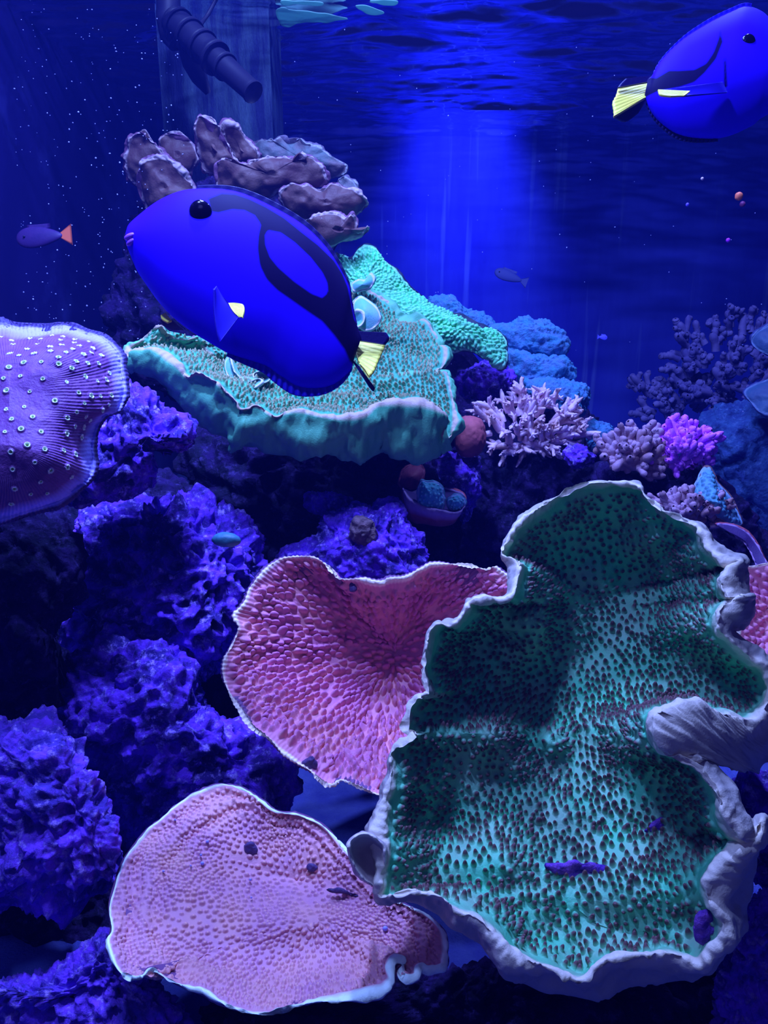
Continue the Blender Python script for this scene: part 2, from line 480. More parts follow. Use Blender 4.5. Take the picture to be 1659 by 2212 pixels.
# ------------------------------------------------------------------ the tank
FLOOR = -0.60; SURF = 0.46; BACK = 2.9; LEFT = -0.66; RIGHT = 1.7; FRONT = 0.10
def box(name, lo, hi, mat, kind='structure'):
    lo, hi = np.array(lo, float), np.array(hi, float)
    v = np.array([[x, y, z] for x in (0, 1) for y in (0, 1) for z in (0, 1)]) * (hi - lo) + lo
    f = np.array([[0, 1, 3, 2], [4, 6, 7, 5], [0, 4, 5, 1], [2, 3, 7, 6], [0, 2, 6, 4], [1, 5, 7, 3]])
    o = link(name, mesh(name, v, f, smooth=False), mat)
    if kind: o['kind'] = kind
    return o
m = M_('blue_back_panel', 0.5, 0.2)
k = m.mix(m.ramp(m.noise(5, 4, 0.6, m.coord((1, 1, 0.25))), 0.35, 0.7), (0.03, 0.03, 0.55), (0.07, 0.09, 0.75))
k = m.mix(m.ramp(m.noise(9, 3, 0.5, m.coord((2.5, 1, 0.12))), 0.60, 0.68), k, (0.12, 0.16, 0.72))
m.bump(m.noise(30, 3, 0.5, m.coord((3, 1, 0.2))), 0.15, 0.004); BACKM = m.col(k)
box('wall_back', (LEFT - .02, BACK, FLOOR - .02), (RIGHT + .02, BACK + .02, SURF + .08), BACKM)
m = M_('dark_side_glass', 0.35, 0.3)
k = m.mix(m.ramp(m.noise(7, 5, 0.65), 0.5, 0.75), (0.015, 0.01, 0.10), (0.04, 0.04, 0.22)); SIDEM = m.col(k)
box('wall_left', (LEFT - .02, FRONT, FLOOR - .02), (LEFT, BACK, SURF + .08), SIDEM)
box('wall_right', (RIGHT, FRONT, FLOOR - .02), (RIGHT + .02, BACK, SURF + .08), SIDEM)
box('floor', (LEFT - .02, FRONT, FLOOR - .03), (RIGHT + .02, BACK, FLOOR), plain('violet_sand', (0.06, 0.07, 0.36), (0.10, 0.12, 0.42), 30, 0.9, 0.1, 0.8, 0.004, 400))
m = M_('front_glass', 0.02, 0.5)
tr = m.n.new('ShaderNodeBsdfTransparent'); gl = m.n.new('ShaderNodeBsdfGlossy'); gl.inputs['Roughness'].default_value = 0.03
lwg = m.n.new('ShaderNodeLayerWeight'); fr = m.math('ADD', m.math('MULTIPLY', m.math('POWER', lwg.outputs['Facing'], 5.0), 0.7), 0.02)
mx = m.n.new('ShaderNodeMixShader'); m.l.new(fr, mx.inputs[0]); m.l.new(tr.outputs[0], mx.inputs[1]); m.l.new(gl.outputs[0], mx.inputs[2])
m.l.new(mx.outputs[0], m.n['Material Output'].inputs[0])
box('window_1', (LEFT - .02, FRONT - 0.012, FLOOR - .02), (RIGHT + .02, FRONT, SURF + .02), m.m)

# water surface seen from below: mirror at grazing angles, clear when looked through steeply
nx, ny = 260, 420
xs = np.linspace(LEFT, RIGHT, nx); ys = FRONT + (BACK - FRONT) * np.linspace(0, 1, ny)
xx, yy = np.meshgrid(xs, ys, indexing='ij')
q = np.stack([xx * 5, yy * 11, yy * 0], -1)
zz = SURF + 0.010 * fbm(q, 4, 3, 0.55) + 0.003 * np.sin(yy * 46 + 3 * vnoise(q, 5))
m = M_('water_surface', 0.02, 0.5)
tr = m.n.new('ShaderNodeBsdfTransparent'); gl = m.n.new('ShaderNodeBsdfGlossy'); gl.inputs['Roughness'].default_value = 0.06
gl.inputs['Color'].default_value = (0.8, 0.85, 1, 1)
lw = m.n.new('ShaderNodeLayerWeight'); lw.inputs[0].default_value = 0.5
fac = m.ramp(lw.outputs['Facing'], 0.45, 0.62, 0.03, 0.97)
mx = m.n.new('ShaderNodeMixShader'); m.l.new(fac, mx.inputs[0]); m.l.new(tr.outputs[0], mx.inputs[1]); m.l.new(gl.outputs[0], mx.inputs[2])
m.l.new(mx.outputs[0], m.n['Material Output'].inputs[0])
o = link('water_surface', mesh('water_surface', np.stack([xx, yy, zz], -1), grid_faces(nx, ny)), m.m)
tag(o, 'rippled underside of the water surface at the top of the tank', 'water', kind='stuff')

# pale teal film sheets standing in for light reflected on the water surface
m = M_('pale_teal_glint', 0.4, 0.3)
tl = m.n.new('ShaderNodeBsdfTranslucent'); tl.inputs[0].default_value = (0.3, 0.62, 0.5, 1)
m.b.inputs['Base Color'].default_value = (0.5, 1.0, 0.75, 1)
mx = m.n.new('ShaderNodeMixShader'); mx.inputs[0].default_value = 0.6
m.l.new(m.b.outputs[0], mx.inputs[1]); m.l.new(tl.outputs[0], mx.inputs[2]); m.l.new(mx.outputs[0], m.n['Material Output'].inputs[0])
def glint(ol, label, zoff=0.016):
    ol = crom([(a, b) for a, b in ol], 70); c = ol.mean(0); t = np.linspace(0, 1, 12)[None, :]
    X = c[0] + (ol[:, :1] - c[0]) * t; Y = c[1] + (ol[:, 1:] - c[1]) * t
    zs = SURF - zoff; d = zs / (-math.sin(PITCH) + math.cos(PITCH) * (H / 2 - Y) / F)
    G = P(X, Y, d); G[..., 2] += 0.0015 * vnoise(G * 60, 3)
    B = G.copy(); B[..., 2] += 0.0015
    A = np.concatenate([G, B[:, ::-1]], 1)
    o = link('glint_sheet', mesh('glint_sheet', A, grid_faces(A.shape[0], A.shape[1], wrap_u=True)), m.m)
    recentre(o); tag(o, label, 'glint')
glint([(596,24),(612,18),(632,24),(660,26),(690,29),(720,34),(752,42),(722,46),(694,50),(664,48),(640,52),(622,60),(608,55),(600,40)], 'largest pale teal film patch added as reflection on the water surface, left of the others')
glint([(768,14),(790,14),(812,20),(830,30),(806,33),(784,26)], 'small pale teal film patch added as reflection to the right of the largest patch')
glint([(608,2),(650,4),(696,6),(690,12),(650,10),(614,12)], 'thin pale teal film streak added as reflection at the top edge above the largest patch')
glint([(800,2),(856,3),(852,12),(820,9)], 'thin pale teal film streak added as reflection at the top edge, the rightmost one')

# slightly hazy water
HAZE = True
if HAZE:
    m = bpy.data.materials.new('hazy_water'); m.use_nodes = True; nt = m.node_tree
    nt.nodes.remove(nt.nodes['Principled BSDF'])
    vs = nt.nodes.new('ShaderNodeVolumeScatter'); vs.inputs['Color'].default_value = (0.05, 0.10, 1, 1)
    vs.inputs['Density'].default_value = 0.05; vs.inputs['Anisotropy'].default_value = 0.3
    nt.links.new(vs.outputs[0], nt.nodes['Material Output'].inputs['Volume'])
    o = box('water_body', (LEFT + .001, FRONT + .001, FLOOR + .001), (RIGHT - .001, BACK - .001, SURF - .03), m, kind=None)
    tag(o, 'hazy deep blue water filling the tank', 'water', kind='stuff')

# ------------------------------------------------------------------ big green scroll coral, front right
# rim: x, y, depth, then the offset to the outer turn of the sheet
rimA = [
 (820,1938,.520, 4,8,.01),(860,1930,.515,0,14,.012),(901,1924,.510,0,24,.015),(950,1935,.505,-4,34,.018),(989,1966,.500,-10,34,.02),
 (1034,1984,.497,-12,36,.02),(1067,2020,.494,-14,34,.02),(1094,2056,.492,-12,34,.02),(1128,2073,.490,-6,44,.022),(1183,2086,.488,0,52,.024),
 (1227,2104,.486,0,48,.024),(1261,2112,.486,4,50,.024),(1294,2078,.487,8,78,.028),(1338,2061,.489,6,80,.028),(1405,2059,.491,4,66,.026),
 (1460,2061,.493,4,50,.024),(1510,2079,.492,10,28,.02),(1538,2053,.488,26,22,.02),(1564,2030,.485,30,10,.02),
 (1560,1987,.487,58,20,.03),(1530,1942,.490,92,20,.04),(1532,1903,.492,100,14,.04),(1554,1868,.494,86,10,.035),(1593,1837,.496,52,4,.03),(1643,1800,.498,14,-4,.02),
 (1640,1780,.500,14,-20,.02),(1622,1806,.497,10,-28,.02),(1596,1806,.492,30,-24,.02),(1565,1770,.492,36,-22,.02),(1543,1712,.495,40,-14,.02),
 (1499,1660,.500,50,-12,.03),(1455,1644,.500,100,-10,.05),(1425,1618,.498,150,40,.06),(1413,1586,.497,190,85,.07),(1415,1545,.500,210,125,.08),
 (1450,1530,.508,190,145,.08),(1504,1519,.520,140,140,.07),(1543,1528,.528,110,120,.06),(1588,1548,.538,80,95,.05),(1612,1555,.545,60,80,.04),
 (1636,1549,.555,40,60,.03),(1656,1520,.565,30,10,.02),(1661,1480,.57,20,0,.015),(1655,1446,.570,14,-6,.012),(1621,1421,.568,16,-10,.012),
 (1582,1388,.566,18,-10,.012),(1555,1364,.563,30,-4,.02),(1548,1340,.562,60,4,.04),(1550,1318,.564,78,0,.045),(1570,1300,.568,60,-4,.04),(1600,1290,.572,30,-4,.03),
 (1570,1292,.570,52,-6,.04),(1557,1268,.574,62,-10,.04),(1566,1240,.580,46,-14,.035),(1592,1217,.588,22,-10,.02),
 (1562,1217,.588,26,-16,.02),(1546,1203,.592,20,-14,.015),(1526,1178,.60,16,-10,.012),(1509,1144,.61,12,-12,.01),(1483,1129,.62,8,-12,.01),
 (1432,1106,.635,8,-12,.01),(1395,1078,.65,10,-12,.01),(1375,1050,.66,6,-8,.01),(1318,1043,.67,0,-4,.01),(1266,1045,.675,-2,-4,.01),
 (1214,1068,.675,-4,-4,.01),(1162,1099,.672,-5,-4,.01),(1126,1126,.665,-6,-3,.01),(1100,1162,.658,-6,-2,.01),(1083,1196,.645,-3,4,.01),
 (1111,1206,.632,-20,12,.02),(1125,1216,.622,-32,18,.02),(1121,1248,.612,-30,14,.02),(1111,1279,.606,-26,4,.02),(1092,1297,.602,-22,-8,.02),
 (1059,1296,.602,-10,-10,.015),(1017,1301,.60,-6,-8,.012),(1005,1322,.596,-8,-4,.01),(976,1355,.592,-6,-6,.01),(950,1349,.592,-6,-8,.01),
 (929,1367,.590,-6,-2,.01),(919,1414,.586,-6,0,.01),(917,1460,.580,-6,0,.01),(923,1496,.576,-4,4,.01),(898,1507,.574,-6,-2,.01),
 (880,1538,.570,-5,0,.01),(878,1578,.566,-5,2,.01),(898,1583,.562,-14,8,.01),(852,1615,.560,-6,0,.01),(843,1640,.556,-5,0,.01),
 (845,1671,.552,-5,0,.01),(831,1726,.545,-5,0,.01),(813,1800,.536,-5,0,.01),(824,1835,.530,-7,0,.012),(822,1875,.527,-7,0,.012),(818,1910,.523,-6,3,.012)]
spineA = [(1290,1290,.745),(1260,1480,.705),(1240,1680,.640),(1230,1900,.570),(1240,1960,.556)]
bumpsA = [(1060,1585,58,.040),(1150,1345,52,.034),(1190,1600,28,.020),(990,1420,70,-.020),(1110,1650,30,.010),(960,1770,70,-.020),(1400,1600,90,.014),(1240,1420,60,-.010),
          (1330,1560,60,.010),(1080,1860,70,.014),(1400,1280,70,-.012),(1300,1260,40,.010),(1420,1750,45,-.010),(1130,1480,40,-.012),(1350,1930,80,.008),(1220,1760,40,.006)]
plate('scroll_coral', rimA, spineA, 'large teal-green scroll coral with dark brown polyps and a pale frilled rim, front right', 'coral',
      M_GREEN, p=3.2, step=2.0, nt=330, bumps=bumpsA, warp=0.0045, wscale=26, rimw=15, edge_amp=0.0019, seed=5,
      nod=dict(spacing=0.0052, r=0.0023, h=0.0042, edge=22, vary=0.35, lift=0.5), base=(1260, 1900, .66))
scroll = bpy.data.objects['scroll_coral']
plate('flap', [(830,1838,.524),(815,1815,.522),(795,1803,.520),(775,1804,.518),(757,1818,.517),(754,1835,.517),(762,1862,.518),(778,1890,.520),(800,1908,.523),(826,1915,.527)], [(800,1855,.535)], mat=M_FLAP, parent=scroll, p=2, step=1.6, nt=50, rimw=8, warp=.002, seed=6, thick=6)

# ------------------------------------------------------------------ pink plates
rimB = [(631,1204),(671,1203),(699,1216),(719,1236),(734,1250),(778,1252),(818,1260),(842,1252),(878,1248),(905,1232),(933,1220),(973,1219),(1017,1222),(1049,1230),(1077,1230),
        (1140,1300),(1150,1450),(1100,1600),(980,1700),(880,1735),(818,1717),(778,1701),(738,1685),(719,1695),(695,1689),(671,1665),(643,1649),(611,1626),(579,1594),(544,1570),(516,1530),
        (496,1498),(482,1458),(488,1419),(504,1387),(516,1355),(506,1331),(528,1303),(540,1271),(559,1248),(583,1224),(607,1208)]
def dB(x, y): return 0.80 - (y - 1200) / 500 * 0.13
rimB = [(x, y, dB(x, y)) for x, y in rimB]
plate('plate_coral', rimB, [(850,1400,.845),(850,1440,.835)], 'pink knobbly funnel-centred plate coral behind the left side of the large green coral', 'coral', M_PINK,
      p=1.6, step=2.0, nt=260, warp=0.004, wscale=24, rimw=8, seed=9, edge_amp=0.001, stripes=(0.0004, 210, 0.6),
      nod=dict(spacing=0.0062, r=0.0030, h=0.0052, edge=20, vary=0.35, aniso=1.9, lift=.25), base=(860, 1480, .93), thick=4)
rimC = [(489,1699),(528,1708),(566,1732),(600,1752),(648,1761),(706,1790),(760,1850),(815,1905),(860,1945),(920,1975),(955,2010),(962,2050),(958,2092),(925,2098),(906,2096),(899,2112),(876,2118),
        (862,2104),(870,2082),(856,2076),(846,2092),(846,2123),(817,2147),(755,2157),(682,2166),(620,2181),(566,2193),(513,2183),(470,2166),(441,2147),(407,2137),(374,2125),(345,2108),(325,2096),(306,2113),
        (272,2108),(248,2089),(236,2060),(231,2036),(241,2007),(236,1959),(248,1911),(263,1867),(292,1824),(321,1790),(349,1771),(388,1737),(431,1713),(465,1701)]
def dC(x, y): return 0.70 - (y - 1700) / 500 * 0.20
rimC = [(x, y, dC(x, y)) for x, y in rimC]
plate('plate_coral', rimC, [(640,1900,.655),(690,1990,.605)], 'dusty pink plate coral with a pale blue-white edge, lowest and nearest at bottom left', 'coral', M_PINK2,
      p=2.2, step=2.0, nt=260, warp=0.003, wscale=18, rimw=7, seed=13, edge_amp=0.001, ridges=(0.0022, 40, 0.62),
      nod=dict(spacing=0.0036, r=0.0017, h=0.0022, edge=10, vary=0.5, aniso=1.3), base=(640, 1960, .72), thick=4, bumps=[(420,1900,90,.012),(620,1790,60,-.01)])
rimD = [(1600,1235,.74),(1630,1222,.74),(1680,1215,.74),(1760,1230,.72),(1800,1330,.69),(1780,1430,.66),(1700,1450,.65),(1630,1440,.66),(1600,1400,.68),(1590,1310,.71)]
plate('plate_coral', rimD, [(1700,1330,.74)], 'sliver of pink plate coral at the right edge behind the large green coral', 'coral', M_PINK,
      p=1.6, step=2.6, nt=90, warp=0.003, rimw=8, seed=19, nod=dict(spacing=0.006, r=0.003, h=0.003, edge=16, aniso=1.5), base=(1720, 1360, .8), thick=4)

# ------------------------------------------------------------------ violet coral with white polyps, left
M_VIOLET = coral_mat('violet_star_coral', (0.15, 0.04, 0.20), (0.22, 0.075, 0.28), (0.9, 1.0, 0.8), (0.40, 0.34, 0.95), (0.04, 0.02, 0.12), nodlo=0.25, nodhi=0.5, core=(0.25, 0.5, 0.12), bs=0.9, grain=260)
rimE = [(0,701,.70),(36,709,.70),(90,710,.70),(121,706,.70),(151,707,.70),(181,719,.69),(217,728,.685),(238,746,.68),(256,770,.675),(259,801,.67),(265,831,.665),(264,861,.66),(250,888,.655),
        (223,900,.65),(208,920,.65),(199,945,.645),(196,969,.64),(199,996,.635),(197,1021,.63),(181,1042,.625),(151,1063,.62),(127,1081,.615),(90,1093,.61),(54,1105,.605),(20,1116,.60),(-40,1125,.60),(-130,1090,.60),(-190,950,.62),(-170,800,.66),(-80,715,.69)]
plate('star_coral', rimE, [(20,840,.600),(20,960,.575)], 'violet mound coral dotted with pale star polyps, cut by the left edge of the frame', 'coral', M_VIOLET,
      p=3.5, step=1.8, nt=170, warp=0.003, wscale=28, rimw=26, seed=23, edge_amp=0.0012, stripes=(0.0003, 170, 0.3), thick=14,
      nod=dict(spacing=0.0105, r=0.0027, h=0.0016, edge=22, vary=0.45, crater=1))

# ------------------------------------------------------------------ green bowl coral in the middle
M_BOWL = coral_mat('green_bowl_coral', (0.06, 0.36, 0.17), (0.04, 0.30, 0.17), (0.26, 0.24, 0.12), (0.45, 0.32, 0.24), (0.10, 0.40, 0.21), nodlo=0.1, nodhi=0.45)
rimF = [(278,770,.86,4,34,.02),(276,752,.865,-2,4,.01),(300,738,.87,-2,-3,.01),(318,722,.88,0,-4,.01),(338,711,.89,0,-4,.01),(362,728,.90,2,-4,.01),(400,734,.91,0,-4,.01),(424,729,.92,2,-4,.01),(436,748,.93,0,-4,.01),(463,768,.94,0,-4,.01),
        (540,740,.99,0,-4,.01),(620,690,1.03,0,-4,.01),(700,650,1.05,0,-4,.01),(764,630,1.06,0,-4,.01),(789,626,1.06,0,-4,.01),(821,636,1.055,2,-4,.01),(857,661,1.05,2,-4,.01),(875,685,1.045,2,-3,.01),(914,688,1.035,2,-4,.01),(940,718,1.02,3,-2,.01),
        (960,755,1.00,4,0,.01),(960,786,.98,4,2,.01),(944,801,.965,6,2,.01),(966,803,.955,6,0,.01),(975,843,.94,6,0,.012),(983,890,.925,5,4,.012),(979,930,.91,5,5,.015),(952,965,.90,4,12,.02),
        (968,905,.885,4,60,.03),(930,878,.875,0,124,.05),(903,871,.87,-2,134,.05),(852,869,.86,0,120,.05),(812,874,.85,12,84,.045),(784,895,.84,0,112,.05),(738,902,.835,0,86,.045),(696,897,.83,0,72,.04),
        (655,886,.83,-8,92,.045),(624,886,.83,-10,98,.045),(592,897,.83,-14,70,.04),(555,873,.83,-18,90,.045),(522,880,.83,-24,96,.045),(508,862,.83,-22,84,.045),(468,824,.83,-22,92,.045),(425,803,.835,-24,84,.045),
        (401,812,.84,-12,66,.04),(388,792,.845,-28,70,.04),(358,770,.85,-20,66,.04),(333,754,.85,-20,56,.03),(306,757,.855,-18,40,.03),(290,764,.86,-6,30,.02)]
plate('bowl_coral', rimF, [(640,800,.975),(760,850,.955),(860,850,.95)], 'green bowl-shaped coral with a thick rolled rim, below the large blue fish', 'coral', M_BOWL,
      p=2.2, step=2.0, nt=240, warp=0.007, wscale=24, rimw=8, seed=31, edge_amp=0.0018, undersink=.06, rimout=16, lumps=1.8,
      nod=dict(spacing=0.0042, r=0.0021, h=0.0032, edge=12, vary=0.2, lift=0.6), base=(700, 960, 1.05))
M_CURL = coral_mat('pale_green_curl', (0.12, 0.40, 0.38), (0.2, 0.36, 0.40), (0.2, 0.2, 0.2), (0.55, 0.50, 0.58), (0.18, 0.42, 0.42))
M_WALL = coral_mat('mauve_brown_fold', (0.22, 0.14, 0.16), (0.30, 0.22, 0.22), (0.2, 0.2, 0.2), (0.5, 0.42, 0.42), (0.2, 0.14, 0.16))
plate('fold', [(x, y, .90 + (x - 340) * 5e-4) for x, y in [(332,738),(338,713),(352,713),(364,727),(385,736),(400,735),(414,727),(424,731),(432,744),(450,756),(463,768),(462,792),(430,812),(395,806),(365,782),(345,762)]], [(400,775,.935)], mat=M_WALL, parent=bpy.data.objects['bowl_coral'], p=2.5, step=1.6, nt=50, rimw=5, warp=.005, wscale=50, seed=41, thick=3)
cr = empty('curled_coral', V(800, 700, 1.02), 'small pale green curled coral scroll rising just behind the tail of the large blue fish', 'coral')
plate('lobe', [(766,650,1.00),(780,640,1.00),(798,650,.995),(815,668,.99),(820,690,.985),(806,708,.98),(788,712,.98),(772,700,.985),(764,675,.99)], [(790,675,.975)], mat=M_CURL, parent=cr, p=2, step=2, nt=30, rimw=4, warp=.003, seed=3, thick=3)
plate('lobe', [(758,690,.985),(770,672,.98),(784,676,.975),(786,694,.97),(774,706,.97),(762,704,.975)], [(772,690,.985)], mat=M_CURL, parent=cr, p=2, step=2, nt=30, rimw=4, warp=.002, seed=4, thick=3)
plate('lobe', [(758,612,1.03),(775,604,1.03),(790,606,1.03),(800,592,1.03),(808,604,1.025),(800,620,1.02),(782,626,1.02),(765,628,1.02)], [(782,614,1.01)], mat=M_CURL, parent=cr, p=2, step=2, nt=30, rimw=4, warp=.003, seed=6, thick=3)
cf = empty('curled_coral', V(530, 815, .93), 'small beige folded coral leaf inside the bowl, under the belly of the large blue fish', 'coral')
plate('lobe', [(488,776,.90),(498,772,.90),(506,800,.89),(530,824,.88),(558,818,.88),(566,826,.875),(548,838,.87),(522,838,.87),(498,820,.88),(487,796,.89)], [(520,815,.90)], mat=M_CURL, parent=cf, p=2, step=2, nt=30, rimw=4, warp=.002, seed=8, thick=3)
plate('lobe', [(548,808,.895),(572,800,.89),(588,812,.885),(574,826,.88),(556,826,.885)], [(568,814,.91)], mat=M_CURL, parent=cf, p=2, step=2, nt=24, rimw=4, warp=.002, seed=9, thick=3)

# ------------------------------------------------------------------ bright green plate and blue shelf coral behind it
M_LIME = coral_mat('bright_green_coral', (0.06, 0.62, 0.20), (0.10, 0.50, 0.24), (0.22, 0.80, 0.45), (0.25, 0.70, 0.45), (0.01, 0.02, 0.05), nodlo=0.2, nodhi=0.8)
rimG = [(725,550,1.2),(758,557,1.19),(774,537,1.19),(795,529,1.19),(815,542,1.18),(831,568,1.18),(862,594,1.17),(888,620,1.17),(919,646,1.17),(930,661,1.165),(966,672,1.16),(1002,682,1.16),(1038,703,1.155),(1069,713,1.15),
        (1093,739,1.14),(1090,770,1.12),(1081,790,1.11),(1064,775,1.11),(1033,760,1.11),(1002,750,1.11),(976,755,1.11),(962,730,1.11),(930,740,1.10),(850,740,1.10),(760,700,1.12),(720,620,1.16)]
plate('plate_coral', rimG, [(790,620,1.125),(880,680,1.105),(1000,715,1.10)], 'bright green ridged plate coral sloping down to the right, behind the bowl coral', 'coral', M_LIME,
      p=2.4, step=1.8, nt=150, warp=0.008, wscale=16, rimw=4, seed=37, nod=dict(spacing=0.0048, r=0.0026, h=0.0034, edge=4, aniso=1.6), base=(900, 760, 1.2), thick=4)
M_SHELF = plain('blue_shelf_coral', (0.05, 0.26, 0.46), (0.10, 0.22, 0.50), 60, 0.7, 0.2, 0.9, 0.003, 320)
sh = empty('shelf_coral', V(1120, 830, 1.35), 'pale blue shelf coral in rounded tiers, behind the bright green plate', 'coral')
for i, (ol, d, T) in enumerate([
    ([(920,640),(950,634),(986,641),(997,655),(1018,672),(1049,677),(1069,698),(1074,725),(1040,740),(980,720),(930,690)], 1.38, .03),
    ([(1060,712),(1085,703),(1103,700),(1129,685),(1158,687),(1196,700),(1221,721),(1232,742),(1221,763),(1190,772),(1130,770),(1080,760)], 1.36, .04),
    ([(1075,750),(1120,752),(1170,765),(1222,765),(1240,778),(1247,801),(1244,822),(1210,838),(1150,842),(1096,826),(1080,790)], 1.33, .045),
    ([(1130,820),(1190,822),(1244,826),(1272,839),(1280,856),(1276,877),(1255,897),(1200,890),(1140,870)], 1.29, .04),
    ([(1225,925),(1270,905),(1320,925),(1330,955),(1290,975),(1240,965)], 1.32, .03)]):
    rock('tier', ol, d, T, None, M_SHELF, parent=sh, sub=6, amp=.008, scale=26, pits=.003, pitscale=60, seed=50 + i, fine=.002, flat=.7)

# ------------------------------------------------------------------ leafy brown coral at the top
M_LEAF = coral_mat('brown_leaf_coral', (0.11, 0.045, 0.045), (0.14, 0.07, 0.06), (0.2, 0.2, 0.2), (0.5, 0.36, 0.36), (0.2, 0.08, 0.15), bs=0.5, grain=300)
M_LEAFG = coral_mat('grey_green_leaf_coral', (0.12, 0.16, 0.16), (0.20, 0.14, 0.15), (0.2, 0.2, 0.2), (0.40, 0.40, 0.40), (0.16, 0.12, 0.18), bs=0.8, grain=240)
leaves = [
 (M_LEAFG, [(545,312),(575,300),(590,303),(605,293),(622,298),(645,298),(660,312),(680,320),(700,334),(715,338),(750,356),(742,374),(705,388),(680,372),(620,362),(560,356)], 1.30, .03),
 (M_LEAF, [(278,310),(295,288),(312,283),(330,303),(345,325),(362,345),(358,385),(330,405),(295,402),(276,365)], 1.27, .02),
 (M_LEAF, [(345,300),(365,285),(390,286),(410,300),(422,320),(424,350),(395,380),(362,370),(346,330)], 1.30, .02),
 (M_LEAF, [(488,280),(495,270),(515,280),(535,303),(550,323),(556,345),(540,358),(512,356),(494,320)], 1.24, .02),
 (M_LEAF, [(421,290),(424,262),(436,248),(460,260),(480,285),(500,320),(514,350),(490,372),(450,372),(428,340)], 1.22, .025),
 (M_LEAF, [(303,356),(325,344),(352,341),(380,358),(400,388),(414,408),(410,450),(360,470),(315,450),(296,400)], 1.22, .025),
 (M_LEAFG, [(730,386),(748,382),(765,392),(768,412),(745,424),(728,410)], 1.24, .012),
 (M_LEAF, [(462,356),(480,346),(500,352),(535,361),(545,350),(560,346),(578,342),(600,338),(625,340),(650,338),(660,332),(685,350),(698,370),(699,395),(670,408),(610,412),(560,428),(500,430),(468,400)], 1.18, .035),
 (M_LEAF, [(606,420),(628,396),(650,402),(665,398),(690,408),(706,402),(722,394),(750,408),(770,420),(795,438),(786,452),(760,466),(725,470),(660,482),(622,462)], 1.16, .03),
 (M_LEAF, [(650,484),(670,472),(690,467),(730,469),(748,474),(760,463),(769,478),(772,498),(795,490),(792,503),(765,520),(715,519),(675,510)], 1.13, .02)]
lf = empty('leaf_coral', V(560, 430, 1.3), 'mauve-brown leafy coral with pale-edged overlapping leaves, above the large blue fish', 'coral')
for i, (mt, ol, d, T) in enumerate(leaves):
    c = np.mean(ol, 0)
    rim = [(x, y, d - (c[1] - y) / F * 0.6 + 0.003 * math.sin(j * 1.9 + i)) for j, (x, y) in enumerate(ol)]
    plate('leaf', rim, [(c[0], c[1] + 10, d - T * 0.35)], mat=mt, parent=lf, p=3, step=1.6, nt=70, rimw=5, warp=.009, wscale=26, seed=60 + i, thick=3, edge_amp=.0028,
          base=(c[0] * .6 + 560 * .4, c[1] + 40, d + .10))

# ------------------------------------------------------------------ small cups
M_CUPO = plain('orange_brown_cup', (0.34, 0.06, 0.10), (0.26, 0.05, 0.10), 60, 0.6, 0.2, 0.3)
M_TEAL = coral_mat('teal_cup', (0.06, 0.42, 0.50), (0.10, 0.34, 0.55), (0.20, 0.60, 0.62), (0.30, 0.40, 0.65), (0.08, 0.3, 0.4), bs=0.9, grain=260)
cu = empty('cup_coral', V(940, 1120, 1.0), 'small rust-coloured cup coral with a thin lilac lip, holding teal frags above the centre rock', 'coral')
M_CUP2 = coral_mat('rust_cup', (0.05, 0.02, 0.12), (0.07, 0.03, 0.14), (0.1, 0.1, 0.1), (0.42, 0.24, 0.50), (0.36, 0.07, 0.10))
plate('cup', [(870,1050,1.03,-2,4,.01),(873,1062,1.0,-2,30,.03),(885,1081,.985,0,40,.03),(915,1097,.975,4,34,.03),(948,1103,.97,0,34,.03),(986,1108,.97,-8,26,.03),(1003,1096,.98,-10,20,.02),(1007,1078,1.0,2,2,.01),(990,1060,1.03,2,-2,.01),(930,1045,1.05,0,-3,.01),(890,1040,1.05,-2,-2,.01)],
      [(935,1078,1.02)], mat=M_CUP2, parent=cu, p=2, step=1.6, nt=50, rimw=5, warp=.002, seed=71, base=(940, 1150, 1.05))
plate('cup', [(864,1040,1.04),(876,1012,1.05),(905,1004,1.05),(915,1020,1.04),(900,1045,1.03),(880,1055,1.03)], [(890,1030,1.02)], mat=M_CUPO, parent=cu, p=2, step=1.6, nt=30, rimw=1, warp=.002, seed=72, base=(900, 1060, 1.06))
for nm, ol, d, lab in (('coral_frag', [(905,1056),(910,1038),(922,1040),(940,1040),(955,1050),(960,1066),(957,1098),(930,1102),(906,1096),(903,1075)], .985, 'tall teal ribbed coral stub standing in the small rust cup'),
                   ('coral_frag', [(966,1086),(974,1072),(990,1066),(1003,1074),(1006,1090),(994,1103),(976,1104)], .985, 'round teal coral disc in the small rust cup, right of the taller stub')):
    c = np.mean(ol, 0)
    plate(nm, [(x, y, d) for x, y in ol], [(c[0], c[1], d - .014)], lab, 'coral', M_TEAL, p=2.5, step=1.5, nt=50, rimw=3, warp=.0015, seed=73, thick=3,
          nod=dict(spacing=0.004, r=0.002, h=0.0015, edge=3), base=(c[0], c[1] + 5, d + .03))
rock('sponge', [(985,905),(1010,896),(1040,905),(1050,930),(1048,960),(1030,985),(1000,988),(982,968),(978,930)], 1.06, .03, 'rust-orange rounded sponge between the bowl coral and the branching coral',
     plain('rust_sponge', (0.40, 0.09, 0.10), (0.30, 0.06, 0.10), 30, 0.7, 0.2, 0.3), 'sponge', sub=5, amp=.003, pits=0, fine=.0008)

